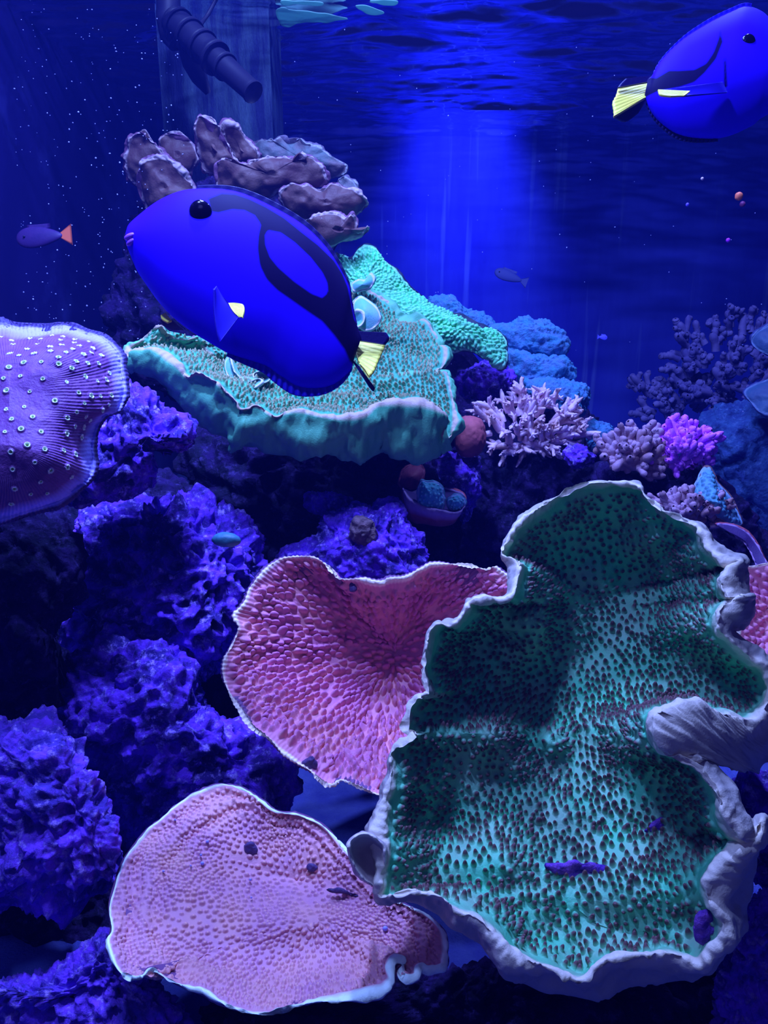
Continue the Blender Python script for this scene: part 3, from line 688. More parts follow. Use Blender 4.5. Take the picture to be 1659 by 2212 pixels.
# ------------------------------------------------------------------ branching corals
def fingers(name, label, mat_body, centre, d, n, spread, length, r, seed, up=0.6, branch=2, sq=1.0, toward=0.5, tipmat=None, root=None, knob=1.0, group=None, elong=1.0, r2=0.6, parts=100):
    rng = np.random.default_rng(seed)
    if root is None: root = empty(name, V(centre[0], centre[1], d), label, 'coral', group)
    c = P(centre[0], centre[1], d); allp = []
    for i in range(n):
        a = rng.uniform(0, 2 * np.pi); q = math.sqrt(rng.uniform(0, 1))
        ox, oy = math.cos(a) * q * spread[0], math.sin(a) * q * spread[1]
        dirv = RGT * (ox / spread[0]) * 1.0 * sq + UPV * (up - oy / spread[1] * 0.8) - FWD * toward * (1.1 - q)
        dirv = dirv + rng.normal(0, 0.22, 3); dirv /= np.linalg.norm(dirv)
        start = P(centre[0] + ox * 0.72, centre[1] + oy * 0.72, d + 0.012 - 0.018 * (1 - q))
        geo = []
        def grow(s, dv, L, rad, lev):
            k = 7; tt = np.linspace(0, 1, k)
            bend = rng.normal(0, 0.25, 3)
            pts = s + tt[:, None] * dv * L + (tt ** 2)[:, None] * bend * L
            rr = rad * (1 - (1 - r2) * tt) * (1 + 0.0 * tt)
            rr[-1] *= 0.35; rr[-2] *= 0.85 * knob
            if knob > 1: rr[-3] *= knob
            pts[-1] = pts[-2] + (pts[-1] - pts[-2]) * 0.7
            geo.append(tube_geo(pts, rr, 7))
            if lev > 0:
                for _ in range(rng.integers(1, 4)):
                    j = rng.integers(2, k - 2); nd = dv + rng.normal(0, 0.55, 3); nd /= np.linalg.norm(nd)
                    grow(pts[j], nd, L * rng.uniform(0.4, 0.65), rr[j] * 0.85, lev - 1)
        grow(start, dirv, length * rng.uniform(0.7, 1.25), r * rng.uniform(0.85, 1.15), branch)
        allp.append(join(geo))
    for i in range(min(n, parts)):
        link('branch', mesh('branch', *allp[i]), mat_body, root)
    if n > parts:
        o = link('branch', mesh('branch', *join(allp[parts:])), mat_body, root); o['kind'] = 'stuff'
    return root
M_ACRO = plain('lilac_brown_branches', (0.85, 0.6, 0.85), (0.6, 0.34, 0.34), 45, 0.6, 0.25, 0.4)
M_KNOB = plain('brown_knobs', (0.5, 0.3, 0.45), (0.34, 0.17, 0.2), 40, 0.6, 0.25, 0.4)
M_PURP = plain('bright_purple_knobs', (0.9, 0.2, 1.0), (0.7, 0.12, 1.0), 60, 0.5, 0.3, 0.4)
r = fingers('branching_coral', 'lilac-brown branching coral with thin pointed fingers, below the pale blue shelf coral', M_ACRO, (1145, 922), 1.12, 99, (140, 74), .026, .0052, 101, up=0.45, branch=2, toward=.8)
r = fingers('knobby_coral', 'knobby brown coral just left of the bright purple knobby coral', M_KNOB, (1365, 985), 1.02, 60, (78, 60), .022, .0055, 103, up=0.6, branch=1, toward=.6, knob=1.15, r2=.9)
r = fingers('knobby_coral', 'bright purple fine-knobbed coral joined to the right of the brown knobby coral', M_PURP, (1478, 972), 1.02, 99, (86, 62), .015, .0042, 105, up=0.7, branch=1, toward=.6, knob=1.15, r2=.9)
r = fingers('knobby_coral', 'lower knobby brown coral between the large green coral and the blue cone coral', M_KNOB, (1490, 1110), .95, 70, (95, 52), .018, .0045, 107, up=0.6, branch=1, toward=.6, knob=1.1, r2=.9)
M_CONE = coral_mat('blue_cone_coral', (0.10, 0.34, 0.45), (0.14, 0.30, 0.50), (0.06, 0.2, 0.32), (0.25, 0.40, 0.62), (0.22, 0.10, 0.10), bs=0.9, grain=240)
plate('cone_coral', [(1520,1010,.99),(1538,1011,.99),(1553,1044,.985),(1578,1074,.98),(1599,1117,.97),(1600,1133,.96),(1576,1134,.955),(1543,1112,.955),(1520,1085,.96),(1493,1067,.97),(1508,1032,.98)], [(1550,1085,.94)],
      'blue-green cone-shaped coral leaf pointing up, right of the knobby corals', 'coral', M_CONE, p=2, step=1.8, nt=70, rimw=4, warp=.004, seed=81, thick=4, nod=dict(spacing=.006, r=.003, h=.002, edge=5), base=(1550, 1130, 1.02))
plate('leaf_coral', [(1548,1133,.93),(1578,1134,.93),(1609,1145,.925),(1629,1165,.92),(1644,1191,.91),(1655,1217,.90),(1634,1220,.90),(1620,1190,.91),(1600,1165,.92),(1575,1150,.93)], [(1612,1172,.915)],
      'thin rust-lined coral leaf at the right edge, just above the pink plate', 'coral', M_CUP2, p=2, step=1.8, nt=50, rimw=4, warp=.002, seed=82, thick=4, base=(1600, 1220, .98))
# far right, haze and dim light toned into the colours
M_FAR = plain('haze_toned_branch_coral', (0.16, 0.12, 0.34), (0.08, 0.06, 0.24), 20, 0.7, 0.2, 0.4)
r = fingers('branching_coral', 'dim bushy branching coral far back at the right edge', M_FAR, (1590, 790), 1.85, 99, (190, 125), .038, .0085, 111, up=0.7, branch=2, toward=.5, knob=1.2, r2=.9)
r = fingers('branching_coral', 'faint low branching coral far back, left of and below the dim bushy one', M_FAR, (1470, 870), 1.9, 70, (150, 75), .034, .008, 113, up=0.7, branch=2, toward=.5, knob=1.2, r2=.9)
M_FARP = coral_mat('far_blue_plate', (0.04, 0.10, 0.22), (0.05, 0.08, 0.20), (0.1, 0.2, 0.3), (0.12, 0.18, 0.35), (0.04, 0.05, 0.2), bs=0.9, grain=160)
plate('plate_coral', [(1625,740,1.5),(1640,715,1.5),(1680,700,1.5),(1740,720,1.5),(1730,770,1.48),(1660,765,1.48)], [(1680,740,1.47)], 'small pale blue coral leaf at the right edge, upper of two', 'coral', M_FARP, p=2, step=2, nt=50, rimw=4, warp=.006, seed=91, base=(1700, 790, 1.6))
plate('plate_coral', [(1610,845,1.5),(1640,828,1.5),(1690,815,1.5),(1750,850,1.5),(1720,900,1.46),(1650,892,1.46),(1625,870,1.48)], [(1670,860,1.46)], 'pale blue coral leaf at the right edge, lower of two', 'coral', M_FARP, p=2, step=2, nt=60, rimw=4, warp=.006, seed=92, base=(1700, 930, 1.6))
rock('reef_rock', [(1500,920),(1550,870),(1600,860),(1700,860),(1800,900),(1820,1050),(1700,1180),(1600,1130),(1560,1060),(1530,1000)], 1.62, .08, 'haze-toned blue rock mass far back at the right edge',
     rock_mat('haze_toned_blue_rock', (0.05, 0.12, 0.35), (0.03, 0.06, 0.25), (0.10, 0.18, 0.45)), sub=6, amp=.02, pits=.008, seed=95)

# ------------------------------------------------------------------ rocks
rocks = [
 ([(215,880),(240,830),(280,805),(310,825),(340,850),(380,880),(420,925),(415,955),(385,965),(350,945),(330,985),(338,1020),(310,1055),(270,1065),(215,1080),(150,1085),(160,1000),(190,930)], .80, .05, ROCK, 'ragged violet rock between the violet star coral and the green bowl coral', 6, dict(amp=.016, pits=.020, pitscale=30)),
 ([(200,1110),(270,1075),(330,1062),(390,1080),(440,1075),(455,1110),(490,1120),(540,1145),(560,1190),(580,1230),(570,1290),(540,1350),(500,1390),(470,1460),(430,1510),(350,1520),(250,1480),(170,1400),(140,1320),(170,1220)], .91, .09, ROCK, 'large pitted violet rock left of the upper pink plate', 7, dict(amp=.020, pits=.034, pitscale=22)),
 ([(40,1500),(140,1430),(250,1380),(340,1390),(410,1440),(430,1530),(500,1550),(560,1600),(610,1660),(620,1760),(540,1830),(400,1840),(280,1830),(220,1740),(170,1640),(60,1580)], .84, .08, ROCK, 'crumbly violet rock just above the lower pink plate', 7, dict(amp=.020, pits=.024, pitscale=26)),
 ([(-80,1120),(60,1110),(150,1140),(180,1220),(160,1300),(100,1400),(140,1500),(60,1560),(-80,1540)], .78, .05, ROCK_SHADE, 'rock coloured as if in shadow under the violet star coral at the left edge', 6, {}),
 ([(-120,1560),(0,1535),(80,1555),(150,1590),(200,1660),(250,1730),(278,1790),(285,1860),(270,1930),(170,1960),(40,1960),(-120,1980)], .66, .06, ROCKB, 'bright violet craggy rock at the left edge, beside the lower pink plate', 7, dict(amp=.020, pits=.022, pitscale=28)),
 ([(-150,2120),(0,2105),(110,2080),(180,2040),(230,2015),(300,2060),(360,2130),(400,2190),(420,2300),(300,2420),(0,2420),(-180,2300)], .62, .04, ROCKB, 'coarse lilac rubble-covered rock in the bottom left corner', 7, dict(amp=.010, pits=.010, pitscale=60, fine=.004)),
 ([(600,1230),(620,1190),(680,1160),(695,1120),(740,1105),(770,1090),(800,1100),(830,1085),(870,1095),(880,1125),(915,1165),(935,1200),(930,1240),(960,1300),(800,1340),(640,1310)], .93, .06, ROCK, 'rounded violet rock in the centre, directly behind the upper pink plate', 7, dict(amp=.014, pits=.018, pitscale=26)),
 ([(660,1090),(665,1060),(700,1050),(760,1060),(775,1090),(760,1120),(700,1125)], 1.0, .03, ROCK, 'small dim rock perched behind the centre rock', 6, dict(amp=.010, pits=.010)),
 ([(930,1000),(965,975),(1010,990),(1040,1000),(1050,1060),(1030,1110),(1000,1130),(950,1060)], 1.08, .04, ROCK, 'violet rock above the small rust cup coral', 6, dict(amp=.014, pits=.014)),
 ([(1000,800),(1040,782),(1085,790),(1110,830),(1080,860),(1010,860),(985,830)], 1.22, .03, ROCK, 'small violet rock between the bright green plate and the branching coral', 6, dict(amp=.012, pits=.012)),
 ([(1020,960),(1100,930),(1240,930),(1300,990),(1320,1060),(1280,1150),(1200,1220),(1080,1260),(1000,1200),(1000,1080)], 1.20, .07, ROCK_SHADE, 'shade-coloured rock under the lilac-brown branching coral', 6, dict(amp=.020, pits=.020)),
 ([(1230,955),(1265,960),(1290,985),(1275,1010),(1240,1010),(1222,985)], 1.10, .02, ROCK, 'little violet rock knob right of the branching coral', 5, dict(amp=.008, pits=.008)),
 ([(1290,1010),(1400,1000),(1540,1010),(1600,1080),(1640,1190),(1640,1300),(1500,1350),(1300,1300),(1240,1150)], 1.06, .05, ROCK_SHADE, 'shade-coloured rock carrying the knobby corals, behind the large green coral', 6, {}),
 ([(380,960),(500,900),(700,920),(900,960),(960,1010),(1000,1100),(960,1250),(800,1300),(600,1280),(480,1200),(420,1100)], 1.17, .07, ROCK_SHADE, 'shade-coloured rock cave wall below the green bowl coral', 6, dict(amp=.03, pits=.03)),
 ([(230,640),(300,420),(420,380),(560,400),(700,460),(740,560),(800,640),(900,760),(900,880),(600,900),(350,860),(250,760)], 1.34, .07, ROCK_SHADE, 'shade-coloured rock pillar carrying the leafy brown coral', 6, dict(amp=.03, pits=.03)),
 ([(960,760),(1060,800),(1180,850),(1280,900),(1320,960),(1280,1100),(1100,1150),(960,1000)], 1.45, .08, ROCK_SHADE, 'shade-coloured rock under the pale blue shelf coral', 6, dict(amp=.02, pits=.02)),
 ([(1555,1990),(1600,1940),(1640,1900),(1760,1860),(1860,2000),(1860,2300),(1700,2420),(1560,2400),(1520,2200),(1540,2080)], .66, .05, ROCKB, 'violet rubble rock in the bottom right corner', 7, dict(amp=.012, pits=.012, pitscale=50, fine=.004)),
 ([(1560,1700),(1620,1680),(1760,1660),(1800,1800),(1760,1900),(1600,1900),(1540,1800)], .72, .04, ROCK, 'violet rock at the right edge, behind the frilled rim of the large green coral', 6, {}),
 ([(-200,1050),(0,1000),(200,980),(420,1040),(560,1150),(640,1300),(700,1500),(760,1750),(600,1900),(300,2050),(0,2120),(-200,2150)], 1.12, .10, ROCK_SHADE, 'dark rock with deep shade in its colour behind the violet rocks at left', 7, dict(amp=.03, pits=.02)),
 ([(820,1080),(1000,1050),(1300,1060),(1620,1120),(1700,1300),(1700,1700),(1300,1900),(900,1800),(780,1500),(780,1250)], 1.28, .10, ROCK_SHADE, 'shade-coloured rock behind the pink plate and the large green coral', 6, dict(amp=.03, pits=.02)),
 ([(-200,1880),(0,1850),(200,1830),(330,1900),(380,2050),(380,2200),(200,2350),(-200,2350)], .80, .06, ROCK_SHADE, 'shade-coloured rock between the two bright violet rocks at lower left', 6, {}),
 ([(430,2210),(560,2150),(900,2085),(1100,2065),(1560,2080),(1650,2200),(1600,2480),(1000,2520),(500,2480)], .66, .035, ROCK_SHADE, 'shade-coloured base rock at the bottom edge under the lower pink plate and large green coral', 7, dict(amp=.02, pits=.02, back=.10)),
]
for i, (ol, d, T, mt, lab, sub, kw) in enumerate(rocks):
    kw = dict(kw); kw.setdefault('back', T * 1.4)
    rock('reef_rock', ol, d, T, lab, mt, sub=sub, seed=200 + 7 * i, **kw)
# growths on the rocks
rock('soft_coral', [(760,1140),(770,1120),(790,1118),(806,1130),(812,1155),(800,1172),(775,1172),(760,1160)], .873, .014, 'small brown tuft of polyps on the centre rock',
     plain('olive_brown_tuft', (0.18, 0.10, 0.12), (0.10, 0.06, 0.08), 90, 0.7, 0.2, 0.8), 'coral', sub=5, amp=.005, scale=60, pits=0, fine=.002)
rock('sponge', [(458,1166),(470,1154),(495,1152),(516,1160),(518,1174),(495,1182),(470,1178)], .722, .010, 'small dark teal oval sponge on the large pitted rock',
     plain('teal_sponge', (0.03, 0.14, 0.22), (0.05, 0.18, 0.26), 40, 0.5, 0.3, 0.3), 'sponge', sub=4, amp=.001, pits=0, fine=.0004)

# ------------------------------------------------------------------ fish
def fish_mat(name, blue, dark, edge=None):
    m = M_(name, 0.6, 0.05)
    k = m.mix(m.ramp(m.attr('band'), -2.5, 2.5), blue, dark)
    m.bump(m.noise(500, 2), 0.1, 0.0005)
    return m.col(k)
BLUE = (0.035, 0.003, 1.0)
M_TANG = fish_mat('royal_blue_skin', BLUE, (0.006, 0.001, 0.05))
M_FIN = M_('dark_blue_fin', 0.5, 0.2)
M_FIN.bump(M_FIN.noise(300, 2), 0.2, 0.001); M_FIND = M_FIN.col((0.010, 0.003, 0.10))
M_FINB = plain('blue_fin', (0.02, 0.004, 0.55), None, rough=0.5, bs=0)
M_YEL = plain('yellow_fin', (1.0, 0.95, 0.10), (1.0, 0.80, 0.10), 60, 0.5, 0.2, 0.2)
M_EYE = plain('black_eye', (0.004, 0.002, 0.02), None, rough=0.15, spec=0.5, bs=0)
M_LIP = plain('purple_lip', (0.35, 0.08, 0.75), None, rough=0.5, bs=0)
def tang(top, bot, d, Wm, bands, holes, label, eye, eye_r, tail, tail_dark, seed, fins, pec, lips=None, tiltd=0.0, extra=None, x0=0):
    n = 150
    top = crom(top, n, closed=False); bot = crom(bot, n, closed=False)
    mid = (top + bot) / 2; hv = (top - bot) / 2
    root = empty('blue_tang', V(*mid[n // 2], d), label, 'fish')
    s = np.linspace(0, 1, n)
    Wp = Wm * (np.sin(np.pi * np.clip(s * 0.93 + 0.035, 0, 1)) ** 0.62) * (1 - 0.45 * s)
    nth = 96; th = np.linspace(0, 2 * np.pi, nth, endpoint=False)
    c, sn = np.cos(th), np.sin(th)
    k = np.full((n, nth), 0.96)
    for (nm, side, i0, i1, inner, mt) in fins:
        m1 = np.clip((s - i0) * 5, 0, 1) * np.clip((i1 - s) * 12 + .3, 0, 1)
        k -= (0.96 - inner - 0.01) * m1[:, None] * (c[None] * side > 0)
    px = mid[:, 0:1] + hv[:, 0:1] * c[None] * k; py = mid[:, 1:2] + hv[:, 1:2] * c[None] * k
    dep = d + tiltd * (px - mid[n // 2, 0]) - Wp[:, None] * np.sign(sn) * np.abs(sn)[None] ** 1.15
    G = P(px, py, dep)
    band = np.full(px.shape, -99.0)
    for b in bands: band = np.maximum(band, poly_sd(px, py, b))
    for h in holes: band = np.minimum(band, -poly_sd(px, py, h))
    me = mesh('body', G, grid_faces(n, nth, wrap_v=True), {'band': band})
    # close the ends
    link('body', me, M_TANG, root)
    def fdep(x, off=0): return d + tiltd * (x - mid[n // 2, 0]) + off
    def fin(name, a, b, mat, thick=.0015, off=0.0, off2=None, nr=60, rays=0, par=root, flex=0.0, rayamp=.0003):
        """sheet between polylines a (root) and b (outer edge)"""
        A = crom(a, nr, closed=False); B = crom(b, nr, closed=False)
        v = np.linspace(0, 1, 12)[None, :]
        X = A[:, :1] + (B[:, :1] - A[:, :1]) * v; Y = A[:, 1:2] + (B[:, 1:2] - A[:, 1:2]) * v
        o2 = off if off2 is None else off2
        D = fdep(X, off + (o2 - off) * v)
        D = D - (Y - Y.mean()) / F * d * flex
        if rays: D = D + rayamp * np.sin(np.arange(nr) * rays)[:, None] * (0.3 + v)
        V_, F_ = sheet_geo(P(X, Y, D), thick)
        return link(name, mesh(name, V_, F_), mat, par)
    for (nm, side, i0, i1, inner, mt) in fins:
        src = top if side > 0 else bot
        sl = slice(int(i0 * n), int(i1 * n)); outer = src[sl]; sg = (top if side > 0 else bot)[sl]
        fin(nm, (mid[sl] + (sg - mid[sl]) * inner)[::4], outer[::4], mt, rays=1.1, nr=120, rayamp=(.0009 if side < 0 else .0002))
    tl = fin('tail_fin', tail[0], tail[1], M_YEL, .002, rays=0.9, flex=0.9)
    for a, b in tail_dark: fin('tail_edge', a, b, M_FIND, .003, -.0005, par=tl)
    for (nm, a, b, off, off2, mt, tipa, tipb, tipoff) in pec:
        f = fin(nm, a, b, mt, .0015, off, off2)
        if tipa: fin('fin_tip', tipa, tipb, M_YEL, .0015, tipoff - .006, tipoff - .008, par=f, flex=0.9)
    v, f = ico(4)
    ex, ey = eye; 
    i = np.argmin(np.hypot(G[:, :, 0] - P(ex, ey, d)[0], G[:, :, 2] - P(ex, ey, d)[2]) + (dep > d) * 9)
    base = P(ex, ey, dep.ravel()[i]); rr = eye_r / F * d
    o = link('eye', mesh('eye', base + np.array([0, -rr * 0.15, 0]) + v * np.array([rr, rr * 0.5, rr]), f), M_EYE, root)
    if lips:
        for (lx, ly, lr, la) in lips:
            b = P(lx, ly, fdep(lx) - .011); q = v * np.array([lr * 1.5, lr, lr * 0.75]) / F * d
            ca, sa = math.cos(la), math.sin(la); q = np.stack([q[:, 0] * ca - q[:, 2] * sa, q[:, 1], q[:, 0] * sa + q[:, 2] * ca], 1)
            link('lip', mesh('lip', b + q, f), M_LIP, root)
    return root
topT = [(272,500),(278,484),(296,466),(333,436),(371,415),(408,404),(464,400),(509,404),(546,415),(584,432),(632,458),(670,485),(700,515),(722,544),(741,578),(756,612),(761,649),(770,695),(782,726)]
botT = [(270,514),(273,529),(281,552),(296,589),(315,619),(341,657),(371,690),(408,720),(449,746),(494,772),(531,789),(569,806),(595,828),(629,851),(662,857),(700,852),(733,834),(757,804),(766,772)]
bandT = [(449,429),(479,417),(509,419),(539,429),(576,447),(614,470),(651,500),(688,529),(722,562),(741,592),(752,620),(758,650),(766,690),(792,724),(775,800),(756,780),(744,754),(722,724),(696,694),(662,671),(625,645),(599,627),(576,604),(561,574),(556,537),(558,507),(563,485),(550,466),(528,455),(502,453),(472,460),(456,458)]
holeT = [(573,506),(580,498),(606,503),(636,524),(670,556),(696,589),(707,612),(708,632),(696,643),(673,634),(636,608),(602,578),(584,556),(574,529)]
finband = [(400,715),(449,738),(494,764),(560,795),(620,812),(680,812),(735,790),(770,760),(780,800),(740,845),(660,870),(600,850),(500,790),(400,740)]
tang(topT, botT, .60, .030, [bandT], [holeT], 'large royal blue fish facing left with a black palette mark and yellow tail', (434,458), 24,
     tail=([(760,728),(764,745),(768,762),(774,780),(780,790)], [(834,741),(828,757),(819,776),(808,802),(797,815)]),
     tail_dark=[([(770,716),(764,726),(762,734)], [(834,719),(841,732),(832,745)]), ([(756,772),(764,780),(776,792)], [(797,836),(806,845),(810,838)])], seed=1,
     fins=[('dorsal_fin', 1, .26, .97, .93, M_FIND), ('anal_fin', -1, .50, .97, .86, M_FINB)],
     pec=[('pectoral_fin', [(466,619),(480,640),(494,657),(508,676),(517,684)], [(462,625),(462,670),(466,705),(470,725),(475,739)], -.034, -.040, M_FINB, [(494,656),(500,668),(508,678),(518,685)], [(512,655),(526,660),(528,672),(524,686)], -.040),
          ('pectoral_fin', [(375,690),(385,700),(400,712)], [(346,690),(352,702),(372,712)], .012, .02, M_FIND, [(371,694),(364,686),(358,677)], [(362,697),(350,690),(347,682)], .012)],
     lips=[(281,511,9,.4), (283,523,8,.6)])
topU = [(1722,178),(1728,150),(1715,105),(1690,65),(1662,32),(1640,15),(1610,7),(1579,18),(1546,33),(1512,53),(1479,76),(1446,107),(1423,135),(1410,160),(1400,170)]
botU = [(1720,190),(1712,205),(1695,222),(1678,236),(1659,250),(1640,262),(1624,276),(1579,298),(1535,307),(1490,307),(1457,298),(1423,271),(1404,245),(1396,222),(1392,208)]
bandU = [(1556,66),(1562,90),(1547,128),(1522,158),(1500,178),(1470,188),(1425,196),(1385,215),(1395,165),(1418,168),(1445,152),(1468,152),(1500,150),(1525,137),(1541,113),(1551,85)]
bandU2 = [(1563,127),(1569,127),(1571,190),(1564,190)]
tang(topU, botU, .72, .034, [bandU, bandU2], [], 'royal blue fish cut off by the right edge near the water surface', (1615,91), 15,
     tail=([(1404,172),(1412,180),(1414,188),(1406,200),(1394,212)], [(1336,187),(1330,208),(1323,222),(1325,238),(1326,253)]),
     tail_dark=[([(1412,164),(1404,170),(1400,178)], [(1350,172),(1340,182),(1334,190)]), ([(1386,216),(1396,214),(1402,212)], [(1326,254),(1352,262),(1379,244)])], seed=2,
     fins=[('dorsal_fin', 1, .42, .97, .93, M_FINB), ('anal_fin', -1, .50, .97, .90, M_FIND)],
     pec=[('pectoral_fin', [(1560,178),(1566,190),(1570,200)], [(1424,196),(1440,206),(1475,208)], -.034, -.045, M_FINB, [(1490,198),(1480,206),(1474,208)], [(1421,195),(1426,206),(1448,209)], -.046)],
     lips=None, tiltd=0.0)

def small_fish(name, label, x, y, d, L, hgt, ang, body, tailm, face=1):
    root = empty(name, V(x, y, d), label, 'fish')
    v, f = ico(4); ca, sa = math.cos(ang), math.sin(ang)
    q = v.copy(); wv = np.clip(1 - 0.35 * q[:, 0] * face, 0, 2)
    lx = q[:, 0] * L / 2; ly = q[:, 1] * hgt / 2 * wv; dz = q[:, 2] * hgt / 5 / F * d
    link('body', mesh('body', P(x + lx * ca - ly * sa, y + lx * sa + ly * ca, d + dz), f), body, root)
    a = np.linspace(0, 1, 8)[:, None]; b = np.linspace(-1, 1, 9)[None, :]
    tx = (L * 0.44 + a * L * 0.26) * face + 0 * b; ty = b * hgt * (0.10 + 0.42 * a)
    V_, F_ = sheet_geo(P(x + tx * ca - ty * sa, y + tx * sa + ty * ca, d + 0 * tx), .001)
    link('tail_fin', mesh('tail_fin', V_, F_), tailm, root)
    tx = (a * L * 0.5 - L * 0.25) + 0 * b; ty = -hgt * 0.42 - (b + 1) * hgt * 0.10
    V_, F_ = sheet_geo(P(x + tx * ca - ty * sa, y + tx * sa + ty * ca, d + 0 * tx), .001)
    link('dorsal_fin', mesh('dorsal_fin', V_, F_), body, root)
    e = P(x - face * L * 0.33 * ca, y - face * L * 0.33 * sa - hgt * .08, d - hgt / 6 / F * d)
    link('eye', mesh('eye', e + ico(2)[0] * hgt * 0.06 / F * d, ico(2)[1]), M_EYE, root)
    return root
M_DUSK = plain('dusky_purple_fish', (0.06, 0.02, 0.14), (0.04, 0.015, 0.12), 60, 0.5, 0.3, 0.1)
small_fish('reef_fish', 'small dark fish with an orange tail near the left side glass', 85, 512, 1.2, 100, 44, -0.08, M_DUSK, plain('orange_tail', (0.9, 0.16, 0.06), None, bs=0, rough=.5))
small_fish('reef_fish', 'faint bluish fish swimming upright far back in the middle', 1098, 596, 2.0, 62, 24, 0.35, plain('faint_blue_fish', (0.06, 0.07, 0.35), None, bs=0), plain('faint_blue_tail', (0.06, 0.07, 0.35), None, bs=0))
small_fish('reef_fish', 'tiny bright blue fish above the purple knobby coral', 1303, 729, 1.6, 18, 11, 0.1, plain('tiny_blue_fish', (0.12, 0.1, 1.0), None, bs=0), plain('tiny_blue_tail', (0.12, 0.1, 1.0), None, bs=0), -1)

# ------------------------------------------------------------------ overflow panel, pump
m = M_('algae_panel', 0.7, 0.2)
k = m.mix(m.ramp(m.noise(14, 5, 0.65, m.coord((3, 1, 0.35))), 0.42, 0.62), (0.015, 0.02, 0.09), (0.06, 0.10, 0.15))
m.bump(m.noise(40, 5, 0.7, m.coord((3, 1, 0.4))), 0.8, 0.01); m.col(k)
c0 = P(335, 150, 1.42); c1 = P(580, 150, 1.42)
o = box('overflow_box', (c0[0], c0[1] + .03, FLOOR), (c1[0], c0[1] + .20, SURF + .05), m.m, None)
tag(o, 'algae-streaked overflow tower behind the black pump and the leafy brown coral', 'panel')
m = M_('black_pump_plastic', 0.55, 0.25); PUMP = m.col((0.012, 0.010, 0.03))
pr = empty('water_pump', V(450, 110, 1.3), 'black tube-shaped pump on the overflow panel at top left, above the leafy coral', 'pump')
def tube_part(name, pts, rad, par, sides=24, mat=PUMP):
    a = [P(x, y, d) for x, y, d in pts]
    v, f = tube_geo(np.array(a), np.array(rad) / F * 1.5, sides)
    # end caps
    n = len(a); v = np.vstack([v, a[0][None], a[-1][None]]); tri = []
    for i in range(sides):
        j = (i + 1) % sides; tri.append([n * sides, j, i, i]); tri.append([n * sides + 1, (n - 1) * sides + i, (n - 1) * sides + j, (n - 1) * sides + j])
    f2 = np.array([[t[0], t[1], t[2]] for t in tri]); q = np.vstack([f[:, [0, 1, 2]], f[:, [0, 2, 3]], f2])
    me = mesh(name, v, q, smooth=True); return link(name, me, mat, par)
def lerp(a, b, t): return tuple(np.array(a) * (1 - t) + np.array(b) * t)
A0 = (375, 45, 1.30); B0 = (548, 200, 1.24)
tube_part('barrel', [lerp(A0, B0, t) for t in np.linspace(0, .52, 8)], [27] * 8, pr)
tube_part('nozzle', [lerp(A0, B0, t) for t in (.52, .55, .6, .75, .96, .985, 1)], [21, 22, 22, 20, 19, 21, 20], pr)
for t in (.04, .18, .34, .5, .62): tube_part('collar', [lerp(A0, B0, t), lerp(A0, B0, t + .035)], [31 if t < .55 else 25] * 2, pr)
tube_part('elbow', [(365, -60, 1.31), (364, 0, 1.31), (364, 40, 1.31), (372, 75, 1.31), (384, 95, 1.31)], [22, 22, 23, 24, 18], pr)
tube_part('bracket', [(402, 95, 1.32), (412, 130, 1.34), (430, 165, 1.36), (450, 200, 1.38)], [24, 24, 20, 8], pr, 4)
tube_part('cable', [(480, -60, 1.30), (466, 0, 1.30), (450, 30, 1.29), (434, 52, 1.29)], [4] * 4, pr, 8)

# ------------------------------------------------------------------ drifting specks
def specks(name, label, n, region, dr, rr, mat, seed, kind='stuff'):
    rng = np.random.default_rng(seed); v, f = ico(1); ps = []
    for i in range(n):
        x = rng.uniform(region[0], region[2]); y = rng.uniform(region[1], region[3]); d = rng.uniform(*dr)
        ps.append((P(x, y, d) + v * rng.uniform(*rr) * d / F * rng.uniform(.6, 1.4, 3), f))
    o = link(name, mesh(name, *join(ps)), mat); recentre(o); return tag(o, label, 'bubbles' if 'bubble' in name else 'particles', kind=kind)
M_SPECK = plain('pale_speck', (0.5, 0.5, 0.9), None, bs=0, rough=.4)
specks('air_bubbles', 'cloud of tiny drifting bubbles on the dark left side of the tank', 420, (30, 20, 400, 900), (.9, 1.5), (.6, 1.8), M_SPECK, 5)
specks('drifting_specks', 'scattered pale specks drifting in the open blue water', 130, (600, 60, 1650, 900), (.8, 1.9), (.6, 1.3), M_SPECK, 6)
def bead(name, label, x, y, d, r, c, cat='dot'):
    v, f = ico(3)
    q = P(x, y, d) + v * r / F * d * np.array([1, 1, 1.05]) * (1 + 0.08 * vnoise(v * 2.0, int(x)))[:, None]
    o = link(name, mesh(name, q, f), plain(name + '_skin', c, None, bs=0, rough=.5)); recentre(o); return tag(o, label, cat)
bead('reflection_dot', 'round orange-red dot standing in for a glass reflection below the second blue fish, right side', 1596, 424, 1.0, 8.5, (1.0, 0.22, 0.10))  # solid bead in place of an orange reflection in the front glass
bead('food_flake', 'dark reddish flake just below the orange-red reflection dot', 1604, 441, 1.3, 6, (0.2, 0.03, 0.12), 'flake')
bead('food_flake', 'tiny magenta flake drifting above the dim branching coral', 1573, 519, 1.0, 4.5, (0.55, 0.03, 0.9), 'flake')
bead('food_flake', 'tiny pale pink flake up and left of the orange-red reflection dot', 1517, 386, 1.0, 3.2, (0.9, 0.6, 0.7), 'flake')
bead('food_flake', 'tiny bright blue flake down and left of the orange-red reflection dot', 1485, 442, 1.0, 3.6, (0.2, 0.12, 1.0), 'flake')

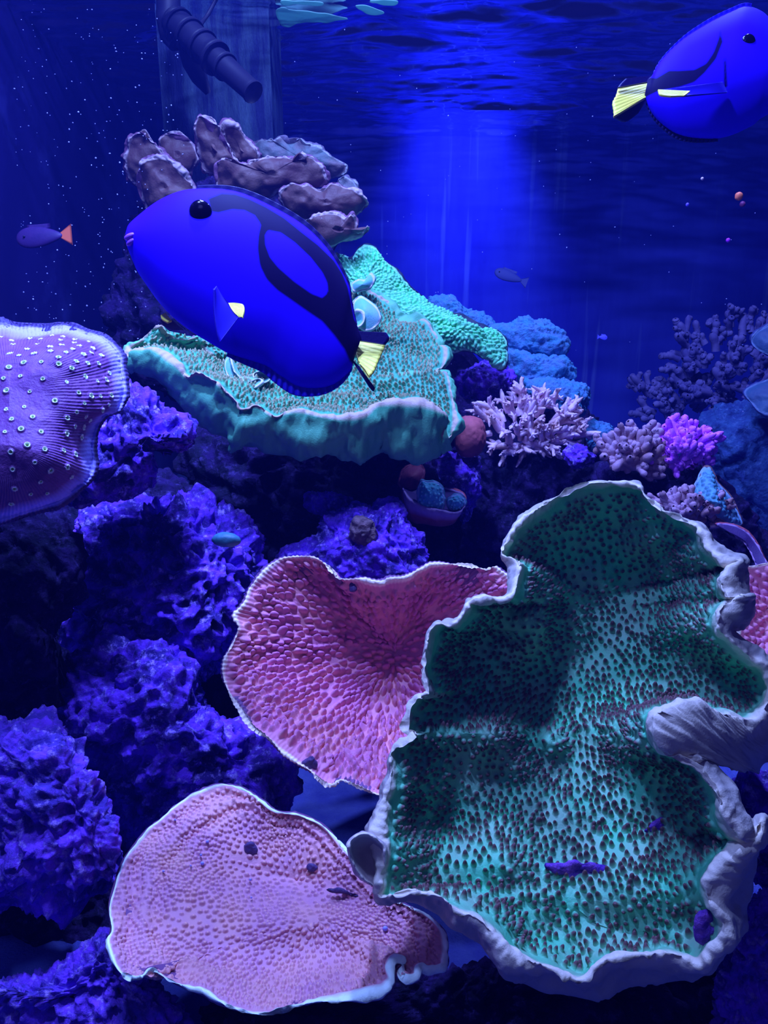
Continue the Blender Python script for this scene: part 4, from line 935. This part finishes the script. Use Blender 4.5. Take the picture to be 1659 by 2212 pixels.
# ------------------------------------------------------------------ small growths sitting on the corals
def surface_depth(name, x, y):
    o = bpy.data.objects[name]; me = o.data; nv = len(me.vertices); a = np.empty(nv * 3, np.float32)
    me.vertices.foreach_get('co', a); a = a.reshape(-1, 3) + np.array(o.location)
    d = a @ FWD; px = W / 2 + F * (a @ RGT) / d; py = H / 2 - F * (a @ UPV) / d
    m = np.hypot(px - x, py - y) < 6
    return float(np.min(d[m]))
M_ALG = plain('violet_algae', (0.07, 0.02, 0.30), (0.30, 0.10, 0.5), 90, 0.9, 0.1, 0.8)
M_WORM = plain('dark_slug', (0.06, 0.03, 0.12), (0.10, 0.05, 0.16), 90, 0.5, 0.3, 0.4)
M_TUBE = plain('blue_white_tube', (0.35, 0.35, 0.95), None, bs=0)
def growth(name, host, ol, T, label, mat, cat, **k):
    c = np.mean(ol, 0); d = surface_depth(host, *c)
    kw = dict(amp=.002, scale=90, pits=0, fine=.0008, sub=5); kw.update(k)
    return rock(name, ol, d + 0.0005, T, label, mat, cat, seed=int(c[0]), **kw)
growth('algae_tuft', 'scroll_coral', [(1180,1868),(1210,1866),(1240,1858),(1280,1862),(1325,1872),(1320,1888),(1280,1892),(1262,1920),(1240,1922),(1225,1895),(1195,1884)], .003, 'violet algae patch low in the middle of the large green coral', M_ALG, 'algae', amp=.003)
growth('algae_tuft', 'scroll_coral', [(1392,1795),(1410,1778),(1432,1765),(1448,1768),(1436,1786),(1410,1800)], .002, 'small violet algae smear on the right side of the large green coral', M_ALG, 'algae')
growth('algae_tuft', 'scroll_coral', [(1500,1990),(1520,1965),(1545,1968),(1552,2000),(1545,2030),(1520,2045),(1500,2030)], .003, 'violet algae clump in the lower right pocket of the large green coral', M_ALG, 'algae')
growth('sea_slug', 'plate_coral.001', [(702,1921),(720,1916),(745,1920),(770,1930),(802,1936),(800,1943),(770,1944),(740,1932),(715,1930)], .003, 'dark slender slug lying on the lower pink plate, beside the grey flap', M_WORM, 'slug')
growth('shell', 'plate_coral.001', [(664,1869),(672,1866),(684,1874),(680,1882),(668,1878)], .002, 'tiny dark shell on the lower pink plate, above the slender slug', M_WORM, 'shell')
growth('shell', 'plate_coral.001', [(530,1826),(545,1822),(555,1836),(548,1846),(534,1840)], .002, 'tiny dark star-like shell in the upper middle of the lower pink plate', M_WORM, 'shell')
growth('shell', 'plate_coral', [(652,1650),(662,1634),(676,1630),(686,1645),(684,1662),(668,1664)], .005, 'dark purple shell on the bottom rim of the upper pink plate', M_WORM, 'shell')
growth('shell', 'plate_coral', [(755,1262),(764,1256),(770,1268),(766,1278),(757,1276)], .003, 'tiny dark shell near the top notch of the upper pink plate', M_WORM, 'shell')
tw = None
for x, y, rr in ((437,1865,4),(434,1847,2.5),(448,1818,3),(378,1771,3),(353,1882,3),(543,1939,3),(541,1900,3),(412,1870,2),(832,2006,5)):
    v, f = blob_geo([(x + rr * math.cos(a), y + rr * math.sin(a)) for a in np.linspace(0, 2 * np.pi, 8, endpoint=False)], surface_depth('plate_coral.001', x, y), .002, sub=3, amp=.0006, pits=0, fine=0)
    o = link('tube_worm', mesh('tube_worm', v, f), M_TUBE); recentre(o)
    tag(o, 'tiny blue-white tube worm dotted on the lower pink plate', 'worm', 'tube worms on the lower pink plate')
